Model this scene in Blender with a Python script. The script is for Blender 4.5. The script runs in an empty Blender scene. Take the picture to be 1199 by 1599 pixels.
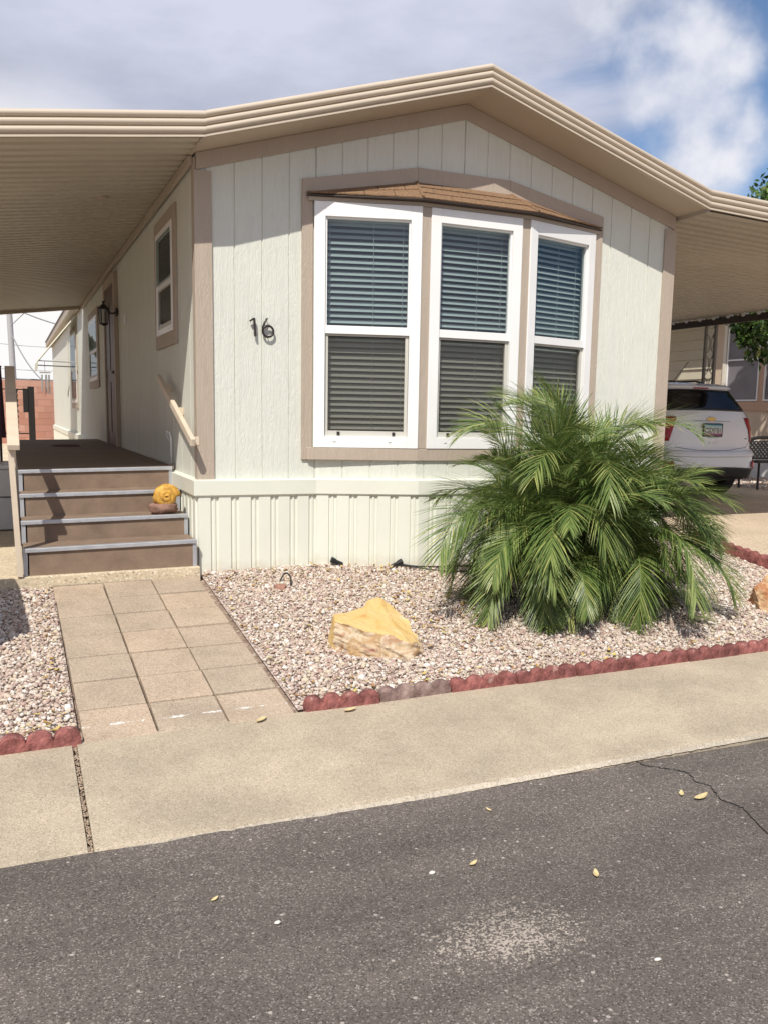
import bpy, math, random
import numpy as np
from mathutils import Vector, Matrix, noise
R = math.radians
random.seed(7); rng = np.random.default_rng(7)
sc = bpy.context.scene
col = sc.collection

# ------------------------------------------------------------------ camera
cam = bpy.data.objects.new('camera', bpy.data.cameras.new('camera')); col.objects.link(cam)
right = Vector((0.9154534, -0.40194241, 0.01968151)); down = Vector((-0.03874681, -0.13671779, -0.98985197)); fwd = Vector((0.4005543, 0.90540076, -0.14073275))
M3 = Matrix((right, -down, -fwd)).transposed()
cam.matrix_world = Matrix.Translation((-1.2641, -6.6205, 1.2464)) @ M3.to_4x4()
cam.data.sensor_fit = 'HORIZONTAL'; cam.data.sensor_width = 36
cam.data.lens = 1400.34 / 1199 * 36
cam.data.shift_x = -35.1 / 1199; cam.data.shift_y = 47.5 / 1199
cam.data.clip_end = 3000; cam.data.clip_start = .05
sc.camera = cam

# ------------------------------------------------------------------ sky, sun, exposure
SUN = Vector((.245, .36, -.53)).normalized()          # the way the light travels
elev = math.asin(-SUN.z); azim = math.atan2(-SUN.x, -SUN.y)   # clockwise from +Y
w = bpy.data.worlds.new('World'); sc.world = w; w.use_nodes = True
nt = w.node_tree; nt.nodes.clear(); N = nt.nodes.new; L = nt.links.new
out = N('ShaderNodeOutputWorld'); bg = N('ShaderNodeBackground'); bg.inputs[1].default_value = .11
sky = N('ShaderNodeTexSky'); sky.sky_type = 'NISHITA'; sky.sun_disc = False
sky.sun_elevation = elev; sky.sun_rotation = azim; sky.air_density = 1.0; sky.dust_density = .4; sky.ozone_density = 2.5
tc = N('ShaderNodeTexCoord'); mp = N('ShaderNodeMapping'); mp.inputs['Scale'].default_value = (1.0, 1.0, 2.6)
mp.inputs['Location'].default_value = (.35, .1, .2)
L(tc.outputs['Generated'], mp.inputs[0])
n1 = N('ShaderNodeTexNoise'); n1.inputs['Scale'].default_value = 1.9; n1.inputs['Detail'].default_value = 9; n1.inputs['Roughness'].default_value = .56; n1.inputs['Distortion'].default_value = .5
L(mp.outputs[0], n1.inputs[0])
# the cloud deck thins out towards the east (right) side
sep = N('ShaderNodeSeparateXYZ'); L(tc.outputs['Generated'], sep.inputs[0])
bias = N('ShaderNodeMapRange'); bias.inputs[1].default_value = .50; bias.inputs[2].default_value = .78; bias.inputs[3].default_value = .24; bias.inputs[4].default_value = -.22; L(sep.outputs[0], bias.inputs[0])
add = N('ShaderNodeMath'); add.operation = 'ADD'; L(n1.outputs[0], add.inputs[0]); L(bias.outputs[0], add.inputs[1])
def around(d, c0, c1, amt):
    dt = N('ShaderNodeVectorMath'); dt.operation = 'DOT_PRODUCT'; nv = N('ShaderNodeVectorMath'); nv.operation = 'NORMALIZE'; L(tc.outputs['Generated'], nv.inputs[0]); L(nv.outputs[0], dt.inputs[0]); dt.inputs[1].default_value = Vector(d).normalized()
    m_ = N('ShaderNodeMapRange'); m_.interpolation_type = 'SMOOTHSTEP'; m_.inputs[1].default_value = c0; m_.inputs[2].default_value = c1; m_.inputs[4].default_value = amt; L(dt.outputs['Value'], m_.inputs[0]); return m_
puff = N('ShaderNodeTexNoise'); puff.inputs['Scale'].default_value = 11; puff.inputs['Detail'].default_value = 8; puff.inputs['Roughness'].default_value = .5; L(tc.outputs['Generated'], puff.inputs[0])
pm1 = around((.60, .727, .335), .9955, .9999, .44); pm2 = around((.628, .725, .272), .9965, .9999, .42); pm3 = around((.53, .757, .372), .994, .9998, .22)
ps = N('ShaderNodeMath'); ps.operation = 'MAXIMUM'; L(pm1.outputs[0], ps.inputs[0]); L(pm2.outputs[0], ps.inputs[1]); ps2 = N('ShaderNodeMath'); ps2.operation = 'MAXIMUM'; L(ps.outputs[0], ps2.inputs[0]); L(pm3.outputs[0], ps2.inputs[1])
pa_ = N('ShaderNodeMath'); pa_.operation = 'ADD'; L(ps2.outputs[0], pa_.inputs[0]); L(puff.outputs[0], pa_.inputs[1])
pk = N('ShaderNodeMapRange'); pk.interpolation_type = 'SMOOTHSTEP'; pk.inputs[1].default_value = .62; pk.inputs[2].default_value = 1.02; L(pa_.outputs[0], pk.inputs[0])
bank = around((-.0, 1, .06), .962, .990, 1.0)
msk = N('ShaderNodeMapRange'); msk.interpolation_type = 'SMOOTHSTEP'; msk.inputs[1].default_value = .40; msk.inputs[2].default_value = .62; L(add.outputs[0], msk.inputs[0])
n2 = N('ShaderNodeTexNoise'); n2.inputs['Scale'].default_value = 2.6; n2.inputs['Detail'].default_value = 8; n2.inputs['Roughness'].default_value = .55
L(mp.outputs[0], n2.inputs[0])
cr = N('ShaderNodeValToRGB'); cr.color_ramp.elements[0].position = .38; cr.color_ramp.elements[0].color = (3.7, 4.0, 5.1, 1); cr.color_ramp.elements[1].position = .64; cr.color_ramp.elements[1].color = (6.1, 6.35, 7.6, 1)
L(n2.outputs[0], cr.inputs[0])
# bright haze low on the horizon
hz = N('ShaderNodeMapRange'); hz.inputs[1].default_value = .0; hz.inputs[2].default_value = .14; hz.inputs[3].default_value = .5; hz.inputs[4].default_value = 0; L(sep.outputs[2], hz.inputs[0])
mx = N('ShaderNodeMix'); mx.data_type = 'RGBA'; L(msk.outputs[0], mx.inputs[0]); tint = N('ShaderNodeMix'); tint.data_type = 'RGBA'; tint.blend_type = 'MULTIPLY'; tint.inputs[0].default_value = 1; tint.inputs[7].default_value = (.95, 1.0, 1.08, 1); L(sky.outputs[0], tint.inputs[6]); L(tint.outputs[2], mx.inputs[6]); L(cr.outputs[0], mx.inputs[7])
mxp = N('ShaderNodeMix'); mxp.data_type = 'RGBA'; L(pk.outputs[0], mxp.inputs[0]); L(mx.outputs[2], mxp.inputs[6]); crp = N('ShaderNodeValToRGB'); crp.color_ramp.elements[0].position = .38; crp.color_ramp.elements[0].color = (5.2, 5.6, 6.9, 1); crp.color_ramp.elements[1].position = .6; crp.color_ramp.elements[1].color = (7.6, 7.7, 8.3, 1); L(puff.outputs[0], crp.inputs[0]); L(crp.outputs[0], mxp.inputs[7])
hb_ = N('ShaderNodeMath'); hb_.operation = 'MAXIMUM'; L(hz.outputs[0], hb_.inputs[0]); L(bank.outputs[0], hb_.inputs[1])
mx2 = N('ShaderNodeMix'); mx2.data_type = 'RGBA'; L(hb_.outputs[0], mx2.inputs[0]); L(mxp.outputs[2], mx2.inputs[6]); mx2.inputs[7].default_value = (9.0, 8.9, 8.8, 1)
L(mx2.outputs[2], bg.inputs[0]); L(bg.outputs[0], out.inputs[0])
sl = bpy.data.lights.new('sun', 'SUN'); sl.energy = 4.7; sl.angle = R(.5); sl.color = (1, .945, .85)
so = bpy.data.objects.new('sun', sl); col.objects.link(so); so.rotation_euler = SUN.to_track_quat('-Z', 'Y').to_euler(); so.location = (-8, -10, 14)
sc.view_settings.view_transform = 'Standard'; sc.view_settings.look = 'None'; sc.view_settings.gamma = 1; sc.view_settings.exposure = 0.0
sc.cycles.max_bounces = 8; sc.cycles.transparent_max_bounces = 24

# ------------------------------------------------------------------ materials
def mat(name, c, rough=.7, metal=0, var=.0, vs=3, bump=0, bs=60, stretch=(1, 1, 1), spec=.4, detail=4, c2=None):
    m = bpy.data.materials.new(name); m.use_nodes = True; t = m.node_tree; b = t.nodes['Principled BSDF']
    b.inputs['Roughness'].default_value = rough; b.inputs['Metallic'].default_value = metal; b.inputs['Specular IOR Level'].default_value = spec
    co = t.nodes.new('ShaderNodeTexCoord'); mp = t.nodes.new('ShaderNodeMapping'); mp.inputs['Scale'].default_value = stretch; t.links.new(co.outputs['Object'], mp.inputs[0])
    n = t.nodes.new('ShaderNodeTexNoise'); n.inputs['Scale'].default_value = vs; n.inputs['Detail'].default_value = detail; n.inputs['Roughness'].default_value = .6; t.links.new(mp.outputs[0], n.inputs[0])
    r = t.nodes.new('ShaderNodeValToRGB'); r.color_ramp.elements[0].position = .3; r.color_ramp.elements[1].position = .7
    v = max(var, .03)
    r.color_ramp.elements[0].color = (*[x * (1 - v) for x in c], 1); r.color_ramp.elements[1].color = (*[min(1, x * (1 + v * .6)) for x in (c2 or c)], 1)
    t.links.new(n.outputs[0], r.inputs[0]); t.links.new(r.outputs[0], b.inputs['Base Color'])
    if bump:
        n2 = t.nodes.new('ShaderNodeTexNoise'); n2.inputs['Scale'].default_value = bs; n2.inputs['Detail'].default_value = 5; t.links.new(mp.outputs[0], n2.inputs[0])
        bp = t.nodes.new('ShaderNodeBump'); bp.inputs['Strength'].default_value = bump; bp.inputs['Distance'].default_value = .01; t.links.new(n2.outputs[0], bp.inputs['Height']); t.links.new(bp.outputs[0], b.inputs['Normal'])
    return m
def nodes(m): return m.node_tree, m.node_tree.nodes['Principled BSDF']

def siding_mat(name, c, dirt=.06):
    """embossed wood grain painted hardboard"""
    m = mat(name, c, .62, var=.03, vs=2.5); t, b = nodes(m); n = t.nodes.new; l = t.links.new
    co = n('ShaderNodeTexCoord'); mp = n('ShaderNodeMapping'); mp.inputs['Scale'].default_value = (9, 9, 1.1); l(co.outputs['Object'], mp.inputs[0])
    no = n('ShaderNodeTexNoise'); no.inputs['Scale'].default_value = 3.2; no.inputs['Detail'].default_value = 3; no.inputs['Distortion'].default_value = 1.6; l(mp.outputs[0], no.inputs[0])
    mm = n('ShaderNodeMath'); mm.operation = 'MULTIPLY'; mm.inputs[1].default_value = 34; l(no.outputs[0], mm.inputs[0])
    sn = n('ShaderNodeMath'); sn.operation = 'SINE'; l(mm.outputs[0], sn.inputs[0])
    mp2 = n('ShaderNodeMapping'); mp2.inputs['Scale'].default_value = (150, 150, 9); l(co.outputs['Object'], mp2.inputs[0])
    fi = n('ShaderNodeTexNoise'); fi.inputs['Scale'].default_value = 1; fi.inputs['Detail'].default_value = 2; l(mp2.outputs[0], fi.inputs[0])
    ma = n('ShaderNodeMath'); ma.operation = 'MULTIPLY_ADD'; ma.inputs[1].default_value = .32; l(sn.outputs[0], ma.inputs[0]); l(fi.outputs[0], ma.inputs[2])
    bp = n('ShaderNodeBump'); bp.inputs['Strength'].default_value = .55; bp.inputs['Distance'].default_value = .0035; l(ma.outputs[0], bp.inputs['Height']); l(bp.outputs[0], b.inputs['Normal'])
    return m

def speckle_mat(name, base, dark, light, scale=140, rough=.85, blot=.12, lightamt=.06, darkamt=.2, bump=.4, blots=1.3):
    m = mat(name, base, rough); t, b = nodes(m); n = t.nodes.new; l = t.links.new
    co = n('ShaderNodeTexCoord')
    v = n('ShaderNodeTexVoronoi'); v.inputs['Scale'].default_value = scale; l(co.outputs['Object'], v.inputs[0])
    sp = n('ShaderNodeSeparateColor'); l(v.outputs['Color'], sp.inputs[0])
    big = n('ShaderNodeTexNoise'); big.inputs['Scale'].default_value = blots; big.inputs['Detail'].default_value = 7; big.inputs['Roughness'].default_value = .65; l(co.outputs['Object'], big.inputs[0])
    br = n('ShaderNodeMapRange'); br.inputs[1].default_value = .3; br.inputs[2].default_value = .7; br.inputs[3].default_value = 1 - blot; br.inputs[4].default_value = 1 + blot; l(big.outputs[0], br.inputs[0])
    ramp = n('ShaderNodeValToRGB'); e = ramp.color_ramp; e.interpolation = 'LINEAR'
    e.elements[0].position = 0; e.elements[0].color = (*dark, 1); e.elements[1].position = darkamt; e.elements[1].color = (*[x * .92 for x in base], 1)
    k = e.elements.new(1 - lightamt - .1); k.color = (*[min(1, x * 1.12) for x in base], 1); k = e.elements.new(1 - lightamt * .5); k.color = (*light, 1)
    l(sp.outputs[0], ramp.inputs[0])
    mu = n('ShaderNodeMix'); mu.data_type = 'RGBA'; mu.blend_type = 'MULTIPLY'; mu.inputs[0].default_value = 1; l(ramp.outputs[0], mu.inputs[6]); l(br.outputs[0], mu.inputs[7]); l(mu.outputs[2], b.inputs['Base Color'])
    f = n('ShaderNodeTexNoise'); f.inputs['Scale'].default_value = scale * 1.1; f.inputs['Detail'].default_value = 3; l(co.outputs['Object'], f.inputs[0])
    bp = n('ShaderNodeBump'); bp.inputs['Strength'].default_value = bump; bp.inputs['Distance'].default_value = .006; l(f.outputs[0], bp.inputs['Height']); l(bp.outputs[0], b.inputs['Normal'])
    return m, mu

WALL = siding_mat('cream_siding', (.69, .705, .635))
TAN = siding_mat('tan_trim', (.455, .38, .31))
TANP = mat('tan_panel', (.43, .36, .29), .55, var=.03)
FAS = mat('fascia_metal', (.55, .47, .375), .42, var=.03, spec=.5)
PAN = mat('awning_panel', (.48, .43, .355), .45, var=.04, vs=1.5)
SKIRT = mat('skirt_metal', (.74, .755, .665), .5, var=.04, vs=2)
WHITE = mat('white_vinyl', (.86, .86, .85), .38, var=.02)
BLIND = mat('blind_slat', (.86, .86, .84), .45)
SASH = mat('screen_frame', (.55, .54, .49), .5)
BLACK = mat('black_metal', (.025, .023, .022), .45)
DARKTRIM = mat('dark_drip_edge', (.05, .035, .03), .4)
ALU = mat('galvanised_nosing', (.52, .54, .58), .45, metal=.55, var=.12, vs=14)
STEPM = mat('step_board', (.23, .165, .12), .8, var=.22, vs=7, bump=.3, bs=120, detail=9)
DECKM = mat('deck_board', (.19, .14, .11), .75, var=.15, vs=3)
WOODP = mat('painted_rail', (.66, .56, .44), .55, var=.08, vs=8)
DOORM = mat('door_brown', (.10, .065, .05), .5)
CAR = mat('car_paint', (.82, .84, .88), .22, spec=.6); nodes(CAR)[1].inputs['Coat Weight'].default_value = .6
RUB = mat('rubber', (.02, .02, .02), .8); CLAD = mat('black_cladding', (.03, .03, .03), .6)
RED = mat('red_lens', (.35, .01, .015), .15); GLB = mat('dark_glass', (.008, .008, .009), .06, spec=.5)
GOLD = mat('gold_emblem', (.6, .42, .15), .3, metal=.8); LENS = mat('clear_lens', (.6, .5, .48), .15)
PEACH = mat('peach_trim', (.55, .36, .25), .6, var=.05); PEACHW = siding_mat('peach_wall', (.62, .50, .38))
SCRG = mat('solar_screen', (.22, .205, .22), .55, var=.2, vs=2)
BEIGE = mat('beige_siding', (.50, .46, .36), .6, var=.06)

def glass_mat(name, tint, refl=.12):
    m = bpy.data.materials.new(name); m.use_nodes = True; t = m.node_tree; t.nodes.clear(); n = t.nodes.new
    o = n('ShaderNodeOutputMaterial'); tr = n('ShaderNodeBsdfTransparent'); tr.inputs[0].default_value = (*tint, 1)
    g = n('ShaderNodeBsdfGlossy'); g.inputs['Roughness'].default_value = .015; g.inputs[0].default_value = (.85, .93, 1, 1)
    lw = n('ShaderNodeLayerWeight'); lw.inputs[0].default_value = .35
    ma = n('ShaderNodeMath'); ma.operation = 'MULTIPLY_ADD'; ma.inputs[1].default_value = .35; ma.inputs[2].default_value = refl; t.links.new(lw.outputs['Fresnel'], ma.inputs[0])
    co = n('ShaderNodeTexCoord'); no = n('ShaderNodeTexNoise'); no.inputs['Scale'].default_value = 1.6; t.links.new(co.outputs['Object'], no.inputs[0])
    bp = n('ShaderNodeBump'); bp.inputs['Strength'].default_value = .12; bp.inputs['Distance'].default_value = .02; t.links.new(no.outputs[0], bp.inputs['Height']); t.links.new(bp.outputs[0], g.inputs['Normal'])
    mx = n('ShaderNodeMixShader'); t.links.new(ma.outputs[0], mx.inputs[0]); t.links.new(tr.outputs[0], mx.inputs[1]); t.links.new(g.outputs[0], mx.inputs[2]); t.links.new(mx.outputs[0], o.inputs[0])
    return m
GLASS = glass_mat('window_glass', (.60, .68, .68), .065); GLASSL = glass_mat('lower_glass', (.74, .75, .72), .04)
GLASSC = glass_mat('lantern_glass', (.8, .8, .8), .08)
def screen_mat():
    m = bpy.data.materials.new('insect_screen'); m.use_nodes = True; t = m.node_tree; t.nodes.clear(); n = t.nodes.new
    o = n('ShaderNodeOutputMaterial'); tr = n('ShaderNodeBsdfTransparent'); tr.inputs[0].default_value = (.82, .82, .80, 1)
    d = n('ShaderNodeBsdfDiffuse'); d.inputs[0].default_value = (.15, .145, .13, 1); mx = n('ShaderNodeMixShader'); mx.inputs[0].default_value = .24
    t.links.new(tr.outputs[0], mx.inputs[1]); t.links.new(d.outputs[0], mx.inputs[2]); t.links.new(mx.outputs[0], o.inputs[0]); return m
SCREEN = screen_mat()

# ------------------------------------------------------------------ mesh helpers
class MB:
    def __init__(s): s.v = []; s.f = []
    def add(s, vs, fs):
        o = len(s.v); s.v += [tuple(p) for p in vs]; s.f += [tuple(i + o for i in f) for f in fs]; return s
    def box(s, a, b):
        x0, y0, z0 = a; x1, y1, z1 = b
        vs = [(x0, y0, z0), (x1, y0, z0), (x1, y1, z0), (x0, y1, z0), (x0, y0, z1), (x1, y0, z1), (x1, y1, z1), (x0, y1, z1)]
        return s.add(vs, [(3, 2, 1, 0), (4, 5, 6, 7), (0, 1, 5, 4), (1, 2, 6, 5), (2, 3, 7, 6), (3, 0, 4, 7)])
    def prism(s, poly, vec):
        """polygon (3-D points, planar) extruded by vec"""
        n = len(poly); v = Vector(vec); P = [Vector(p) for p in poly]
        return s.add(P + [p + v for p in P], [tuple(range(n))[::-1], tuple(range(n, 2 * n))] + [(i, (i + 1) % n, n + (i + 1) % n, n + i) for i in range(n)])
    def beam(s, a, b, wd, ht, up=(0, 0, 1)):
        a = Vector(a); b = Vector(b); d = (b - a).normalized(); u = Vector(up); sd = d.cross(u).normalized(); u = sd.cross(d).normalized()
        q = [a + sd * i * wd / 2 + u * j * ht / 2 for i, j in ((-1, -1), (1, -1), (1, 1), (-1, 1))]
        return s.prism(q, b - a)
    def tube(s, pts, r, n=8, cap=True):
        pts = [Vector(p) for p in pts]; rs = r if isinstance(r, (list, tuple)) else [r] * len(pts); rings = []
        prev = None
        for i, p in enumerate(pts):
            d = (pts[min(i + 1, len(pts) - 1)] - pts[max(i - 1, 0)]).normalized()
            if prev is None: x = d.orthogonal().normalized()
            else: x = (prev - d * prev.dot(d)).normalized()
            prev = x; y = d.cross(x)
            rings.append([p + (x * math.cos(2 * math.pi * k / n) + y * math.sin(2 * math.pi * k / n)) * rs[i] for k in range(n)])
        vs = [q for r_ in rings for q in r_]; fs = []
        for i in range(len(pts) - 1):
            for k in range(n): fs.append((i * n + k, i * n + (k + 1) % n, (i + 1) * n + (k + 1) % n, (i + 1) * n + k))
        if cap: fs += [tuple(range(n))[::-1], tuple((len(pts) - 1) * n + k for k in range(n))]
        return s.add(vs, fs)
    def lathe(s, c, prof, n=16, axis='z'):
        c = Vector(c); vs = []
        for r_, h in prof:
            for k in range(n):
                a = 2 * math.pi * k / n; p = (r_ * math.cos(a), r_ * math.sin(a), h)
                if axis == 'x': p = (p[2], p[0], p[1])
                if axis == 'y': p = (p[0], p[2], p[1])
                vs.append(c + Vector(p))
        m = len(prof); fs = [(i * n + k, i * n + (k + 1) % n, (i + 1) * n + (k + 1) % n, (i + 1) * n + k) for i in range(m - 1) for k in range(n)]
        fs += [tuple(range(n))[::-1], tuple((m - 1) * n + k for k in range(n))]
        return s.add(vs, fs)
    def build(s, name, m, parent=None, smooth=False, bevel=0, autosm=False):
        me = bpy.data.meshes.new(name); me.from_pydata(s.v, [], s.f); me.update()
        for x in (m if isinstance(m, (list, tuple)) else [m]): me.materials.append(x)
        o = bpy.data.objects.new(name, me); col.objects.link(o)
        if parent: o.parent = parent; o.matrix_parent_inverse = Matrix.Identity(4) if parent.type != 'EMPTY' else parent.matrix_basis.inverted()
        if smooth: me.polygons.foreach_set('use_smooth', [True] * len(me.polygons))
        if bevel:
            b = o.modifiers.new('b', 'BEVEL'); b.width = bevel; b.segments = 2; b.limit_method = 'ANGLE'
        if autosm:
            me.polygons.foreach_set('use_smooth', [True] * len(me.polygons)); me.set_sharp_from_angle(angle=R(35))
        return o
def thing(name, label, cat, loc=(0, 0, 0), group=None):
    o = bpy.data.objects.new(name, None); col.objects.link(o); o.location = loc; o['label'] = label; o['category'] = cat; o.empty_display_size = .2
    if group: o['group'] = group
    return o
def tag(o, label, cat, group=None):
    o['label'] = label; o['category'] = cat
    if group: o['group'] = group
    return o
def struct(o, kind='structure', label=None): 
    o['kind'] = kind
    if label: o['label'] = label
    return o
def G(x, y):
    """ground height of the lot: falls from the house to the street"""
    return .068 + .0126 * min(max(x, -4), 12) + (.107 * y if y < 0 else 0)

# ------------------------------------------------------------------ the setting
def sheet(xs, ys, off, name, m, zf=G, thick=0):
    b = MB(); nx, ny = len(xs), len(ys)
    vs = [(x, y, zf(x, y) + off) for y in ys for x in xs]
    fs = [(j * nx + i, j * nx + i + 1, (j + 1) * nx + i + 1, (j + 1) * nx + i) for j in range(ny - 1) for i in range(nx - 1)]
    b.add(vs, fs)
    if thick:
        ring = [j for j in range(nx)] + [(j + 1) * nx - 1 for j in range(1, ny)] + [(ny - 1) * nx + i for i in range(nx - 2, -1, -1)] + [j * nx for j in range(ny - 2, 0, -1)]
        low = [(vs[i][0], vs[i][1], vs[i][2] - thick) for i in ring]; n = len(ring); o = len(b.v)
        b.v += low; b.f += [(ring[(i + 1) % n], ring[i], o + i, o + (i + 1) % n) for i in range(n)]
    return b.build(name, m)
lin = lambda a, b, n: [a + (b - a) * i / (n - 1) for i in range(n)]
DIRT, _ = speckle_mat('desert_ground', (.30, .22, .17), (.12, .09, .07), (.5, .42, .36), 60)
g = MB(); g.add([(-900, -900, -.40), (900, -900, -.40), (900, 900, -.40), (-900, 900, -.40)], [(0, 1, 2, 3)]); struct(g.build('ground', DIRT))
yard = sheet([-30, -12, -4, 0, 6, 12, 40], [-2.5, -1.2, 0, 8, 20, 45], -.035, 'yard_ground', DIRT, G, .5); struct(yard)

# road with embedded stones, a worn pale patch
ROAD, rmu = speckle_mat('asphalt', (.136, .115, .10), (.062, .052, .045), (.30, .27, .24), 210, .85, .16, .05, .3, .6, 1.1)
t, b = nodes(ROAD); n = t.nodes.new; l = t.links.new
co = n('ShaderNodeTexCoord')
v2 = n('ShaderNodeTexVoronoi'); v2.inputs['Scale'].default_value = 46; l(co.outputs['Object'], v2.inputs[0])
s2 = n('ShaderNodeSeparateColor'); l(v2.outputs['Color'], s2.inputs[0])
gt = n('ShaderNodeMath'); gt.operation = 'GREATER_THAN'; gt.inputs[1].default_value = .975; l(s2.outputs[1], gt.inputs[0])
ls = n('ShaderNodeMath'); ls.operation = 'LESS_THAN'; ls.inputs[1].default_value = .28; l(v2.outputs['Distance'], ls.inputs[0])
mm = n('ShaderNodeMath'); mm.operation = 'MULTIPLY'; l(gt.outputs[0], mm.inputs[0]); l(ls.outputs[0], mm.inputs[1])
mxs = n('ShaderNodeMix'); mxs.data_type = 'RGBA'; l(mm.outputs[0], mxs.inputs[0]); l(rmu.outputs[2], mxs.inputs[6]); mxs.inputs[7].default_value = (.42, .37, .33, 1)
mpp = n('ShaderNodeMapping'); mpp.vector_type = 'POINT'; mpp.inputs['Location'].default_value = (-.06 * 5, 4.45 * 8.5, 0); mpp.inputs['Scale'].default_value = (5, 8.5, 1); l(co.outputs['Object'], mpp.inputs[0])
ln = n('ShaderNodeVectorMath'); ln.operation = 'LENGTH'
sx = n('ShaderNodeSeparateXYZ'); l(mpp.outputs[0], sx.inputs[0]); cb = n('ShaderNodeCombineXYZ'); l(sx.outputs[0], cb.inputs[0]); l(sx.outputs[1], cb.inputs[1]); l(cb.outputs[0], ln.inputs[0])
pn = n('ShaderNodeTexNoise'); pn.inputs['Scale'].default_value = 28; pn.inputs['Detail'].default_value = 5; pn.inputs['Roughness'].default_value = .9; l(co.outputs['Object'], pn.inputs[0])
pa = n('ShaderNodeMath'); pa.operation = 'MULTIPLY_ADD'; pa.inputs[1].default_value = -.22; l(ln.outputs['Value'], pa.inputs[0]); l(pn.outputs[0], pa.inputs[2])
pr = n('ShaderNodeMapRange'); pr.inputs[1].default_value = .16; pr.inputs[2].default_value = .22; pr.inputs[4].default_value = .75; v3 = n('ShaderNodeTexVoronoi'); v3.inputs['Scale'].default_value = 170; l(co.outputs['Object'], v3.inputs[0]); s3 = n('ShaderNodeSeparateColor'); l(v3.outputs['Color'], s3.inputs[0])
pb = n('ShaderNodeMath'); pb.operation = 'MULTIPLY_ADD'; pb.inputs[1].default_value = -.50; l(s3.outputs[0], pb.inputs[0]); l(pa.outputs[0], pb.inputs[2]); l(pb.outputs[0], pr.inputs[0])
mx3 = n('ShaderNodeMix'); mx3.data_type = 'RGBA'; l(pr.outputs[0], mx3.inputs[0]); l(mxs.outputs[2], mx3.inputs[6]); mx3.inputs[7].default_value = (.52, .45, .38, 1)
tm = n('ShaderNodeMapping'); tm.inputs['Scale'].default_value = (.35, 2.4, 1); l(co.outputs['Object'], tm.inputs[0]); tn = n('ShaderNodeTexNoise'); tn.inputs['Scale'].default_value = 1.6; tn.inputs['Detail'].default_value = 6; l(tm.outputs[0], tn.inputs[0])
tr_m = n('ShaderNodeMapRange'); tr_m.inputs[1].default_value = .3; tr_m.inputs[2].default_value = .7; tr_m.inputs[3].default_value = .80; tr_m.inputs[4].default_value = 1.16; l(tn.outputs[0], tr_m.inputs[0])
mx4 = n('ShaderNodeMix'); mx4.data_type = 'RGBA'; mx4.blend_type = 'MULTIPLY'; mx4.inputs[0].default_value = 1; l(mx3.outputs[2], mx4.inputs[6]); l(tr_m.outputs[0], mx4.inputs[7]); l(mx4.outputs[2], b.inputs['Base Color'])
xs = lin(-40, 40, 801); edge = [-3.462 + .02 * noise.noise((x * 3.1, 0, 0)) + .012 * noise.noise((x * 14, 3, 0)) + .007 * noise.noise((x * 41, 5, 0)) for x in xs]
rb = MB(); vs = [(x, e, -.306) for x, e in zip(xs, edge)] + [(x, -10.5, -.33) for x in xs]; m_ = len(xs)
rb.add(vs, [(m_ + i, m_ + i + 1, i + 1, i) for i in range(m_ - 1)]); struct(rb.build('road', ROAD))
# far side of the street
CONC, cmu = speckle_mat('sidewalk_concrete', (.405, .338, .25), (.26, .21, .15), (.52, .45, .35), 240, .85, .18, .10, .14, .35, 2.2)
far = MB().box((-40, -11.6, -.42), (40, -10.5, -.24)); struct(far.build('far_sidewalk', CONC))
def Gs(x, y): return .068 + .0126 * min(max(x, -4), 6) + .107 * y
# sidewalk slabs with an open joint
j0 = -1.055
for a, c_ in ((-5.2, j0 - .011), (j0 + .011, 5.9), (5.922, 14), (-14, -5.22)):
    xs_ = lin(a, c_, 50); b_ = MB(); nx = len(xs_)
    rows = []
    for yy in (-2.555, -2.9, -3.2, -3.42): rows.append([(x, yy, Gs(x, yy) + .002) for x in xs_])
    rows.append([(x, -3.472 + .008 * noise.noise((x * 9, 1, 0)), Gs(x, -3.47) - .012) for x in xs_])
    vs = [p for r_ in rows for p in r_]; fs = [((j + 1) * nx + i, (j + 1) * nx + i + 1, j * nx + i + 1, j * nx + i) for j in range(4) for i in range(nx - 1)]
    b_.add(vs, fs)
    for k in (0, nx - 1):
        for j in range(4):
            p, q = rows[j][k], rows[j + 1][k]; b_.add([p, q, (q[0], q[1], q[2] - .12), (p[0], p[1], p[2] - .12)], [(0, 1, 2, 3)])
    p = rows[4]; b_.add(p + [(q[0], q[1], q[2] - .12) for q in p], [(i, i + 1, nx + i + 1, nx + i) for i in range(nx - 1)])
    p = rows[0]; b_.add(p + [(q[0], q[1], q[2] - .12) for q in p], [(i + 1, i, nx + i, nx + i + 1) for i in range(nx - 1)])
    struct(b_.build('sidewalk', CONC))
# pale crumbled lip along the asphalt
LIP, _ = speckle_mat('worn_lip', (.44, .385, .305), (.26, .21, .16), (.56, .5, .42), 260, .9, .2, .1, .15)
xs_ = lin(-4, 6, 500); b_ = MB(); a = [(x, -3.457 + .014 * noise.noise((x * 17, 9, 0)) + .008 * noise.noise((x * 50, 9, 0)), Gs(x, -3.43) + .0045) for x in xs_]; c_ = [(x, -3.478 + .006 * noise.noise((x * 30, 2, 0)), Gs(x, -3.478) - .006) for x in xs_]
b_.add(a + c_, [(500 + i, 501 + i, i + 1, i) for i in range(499)]); struct(b_.build('sidewalk_edge', LIP))
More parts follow.
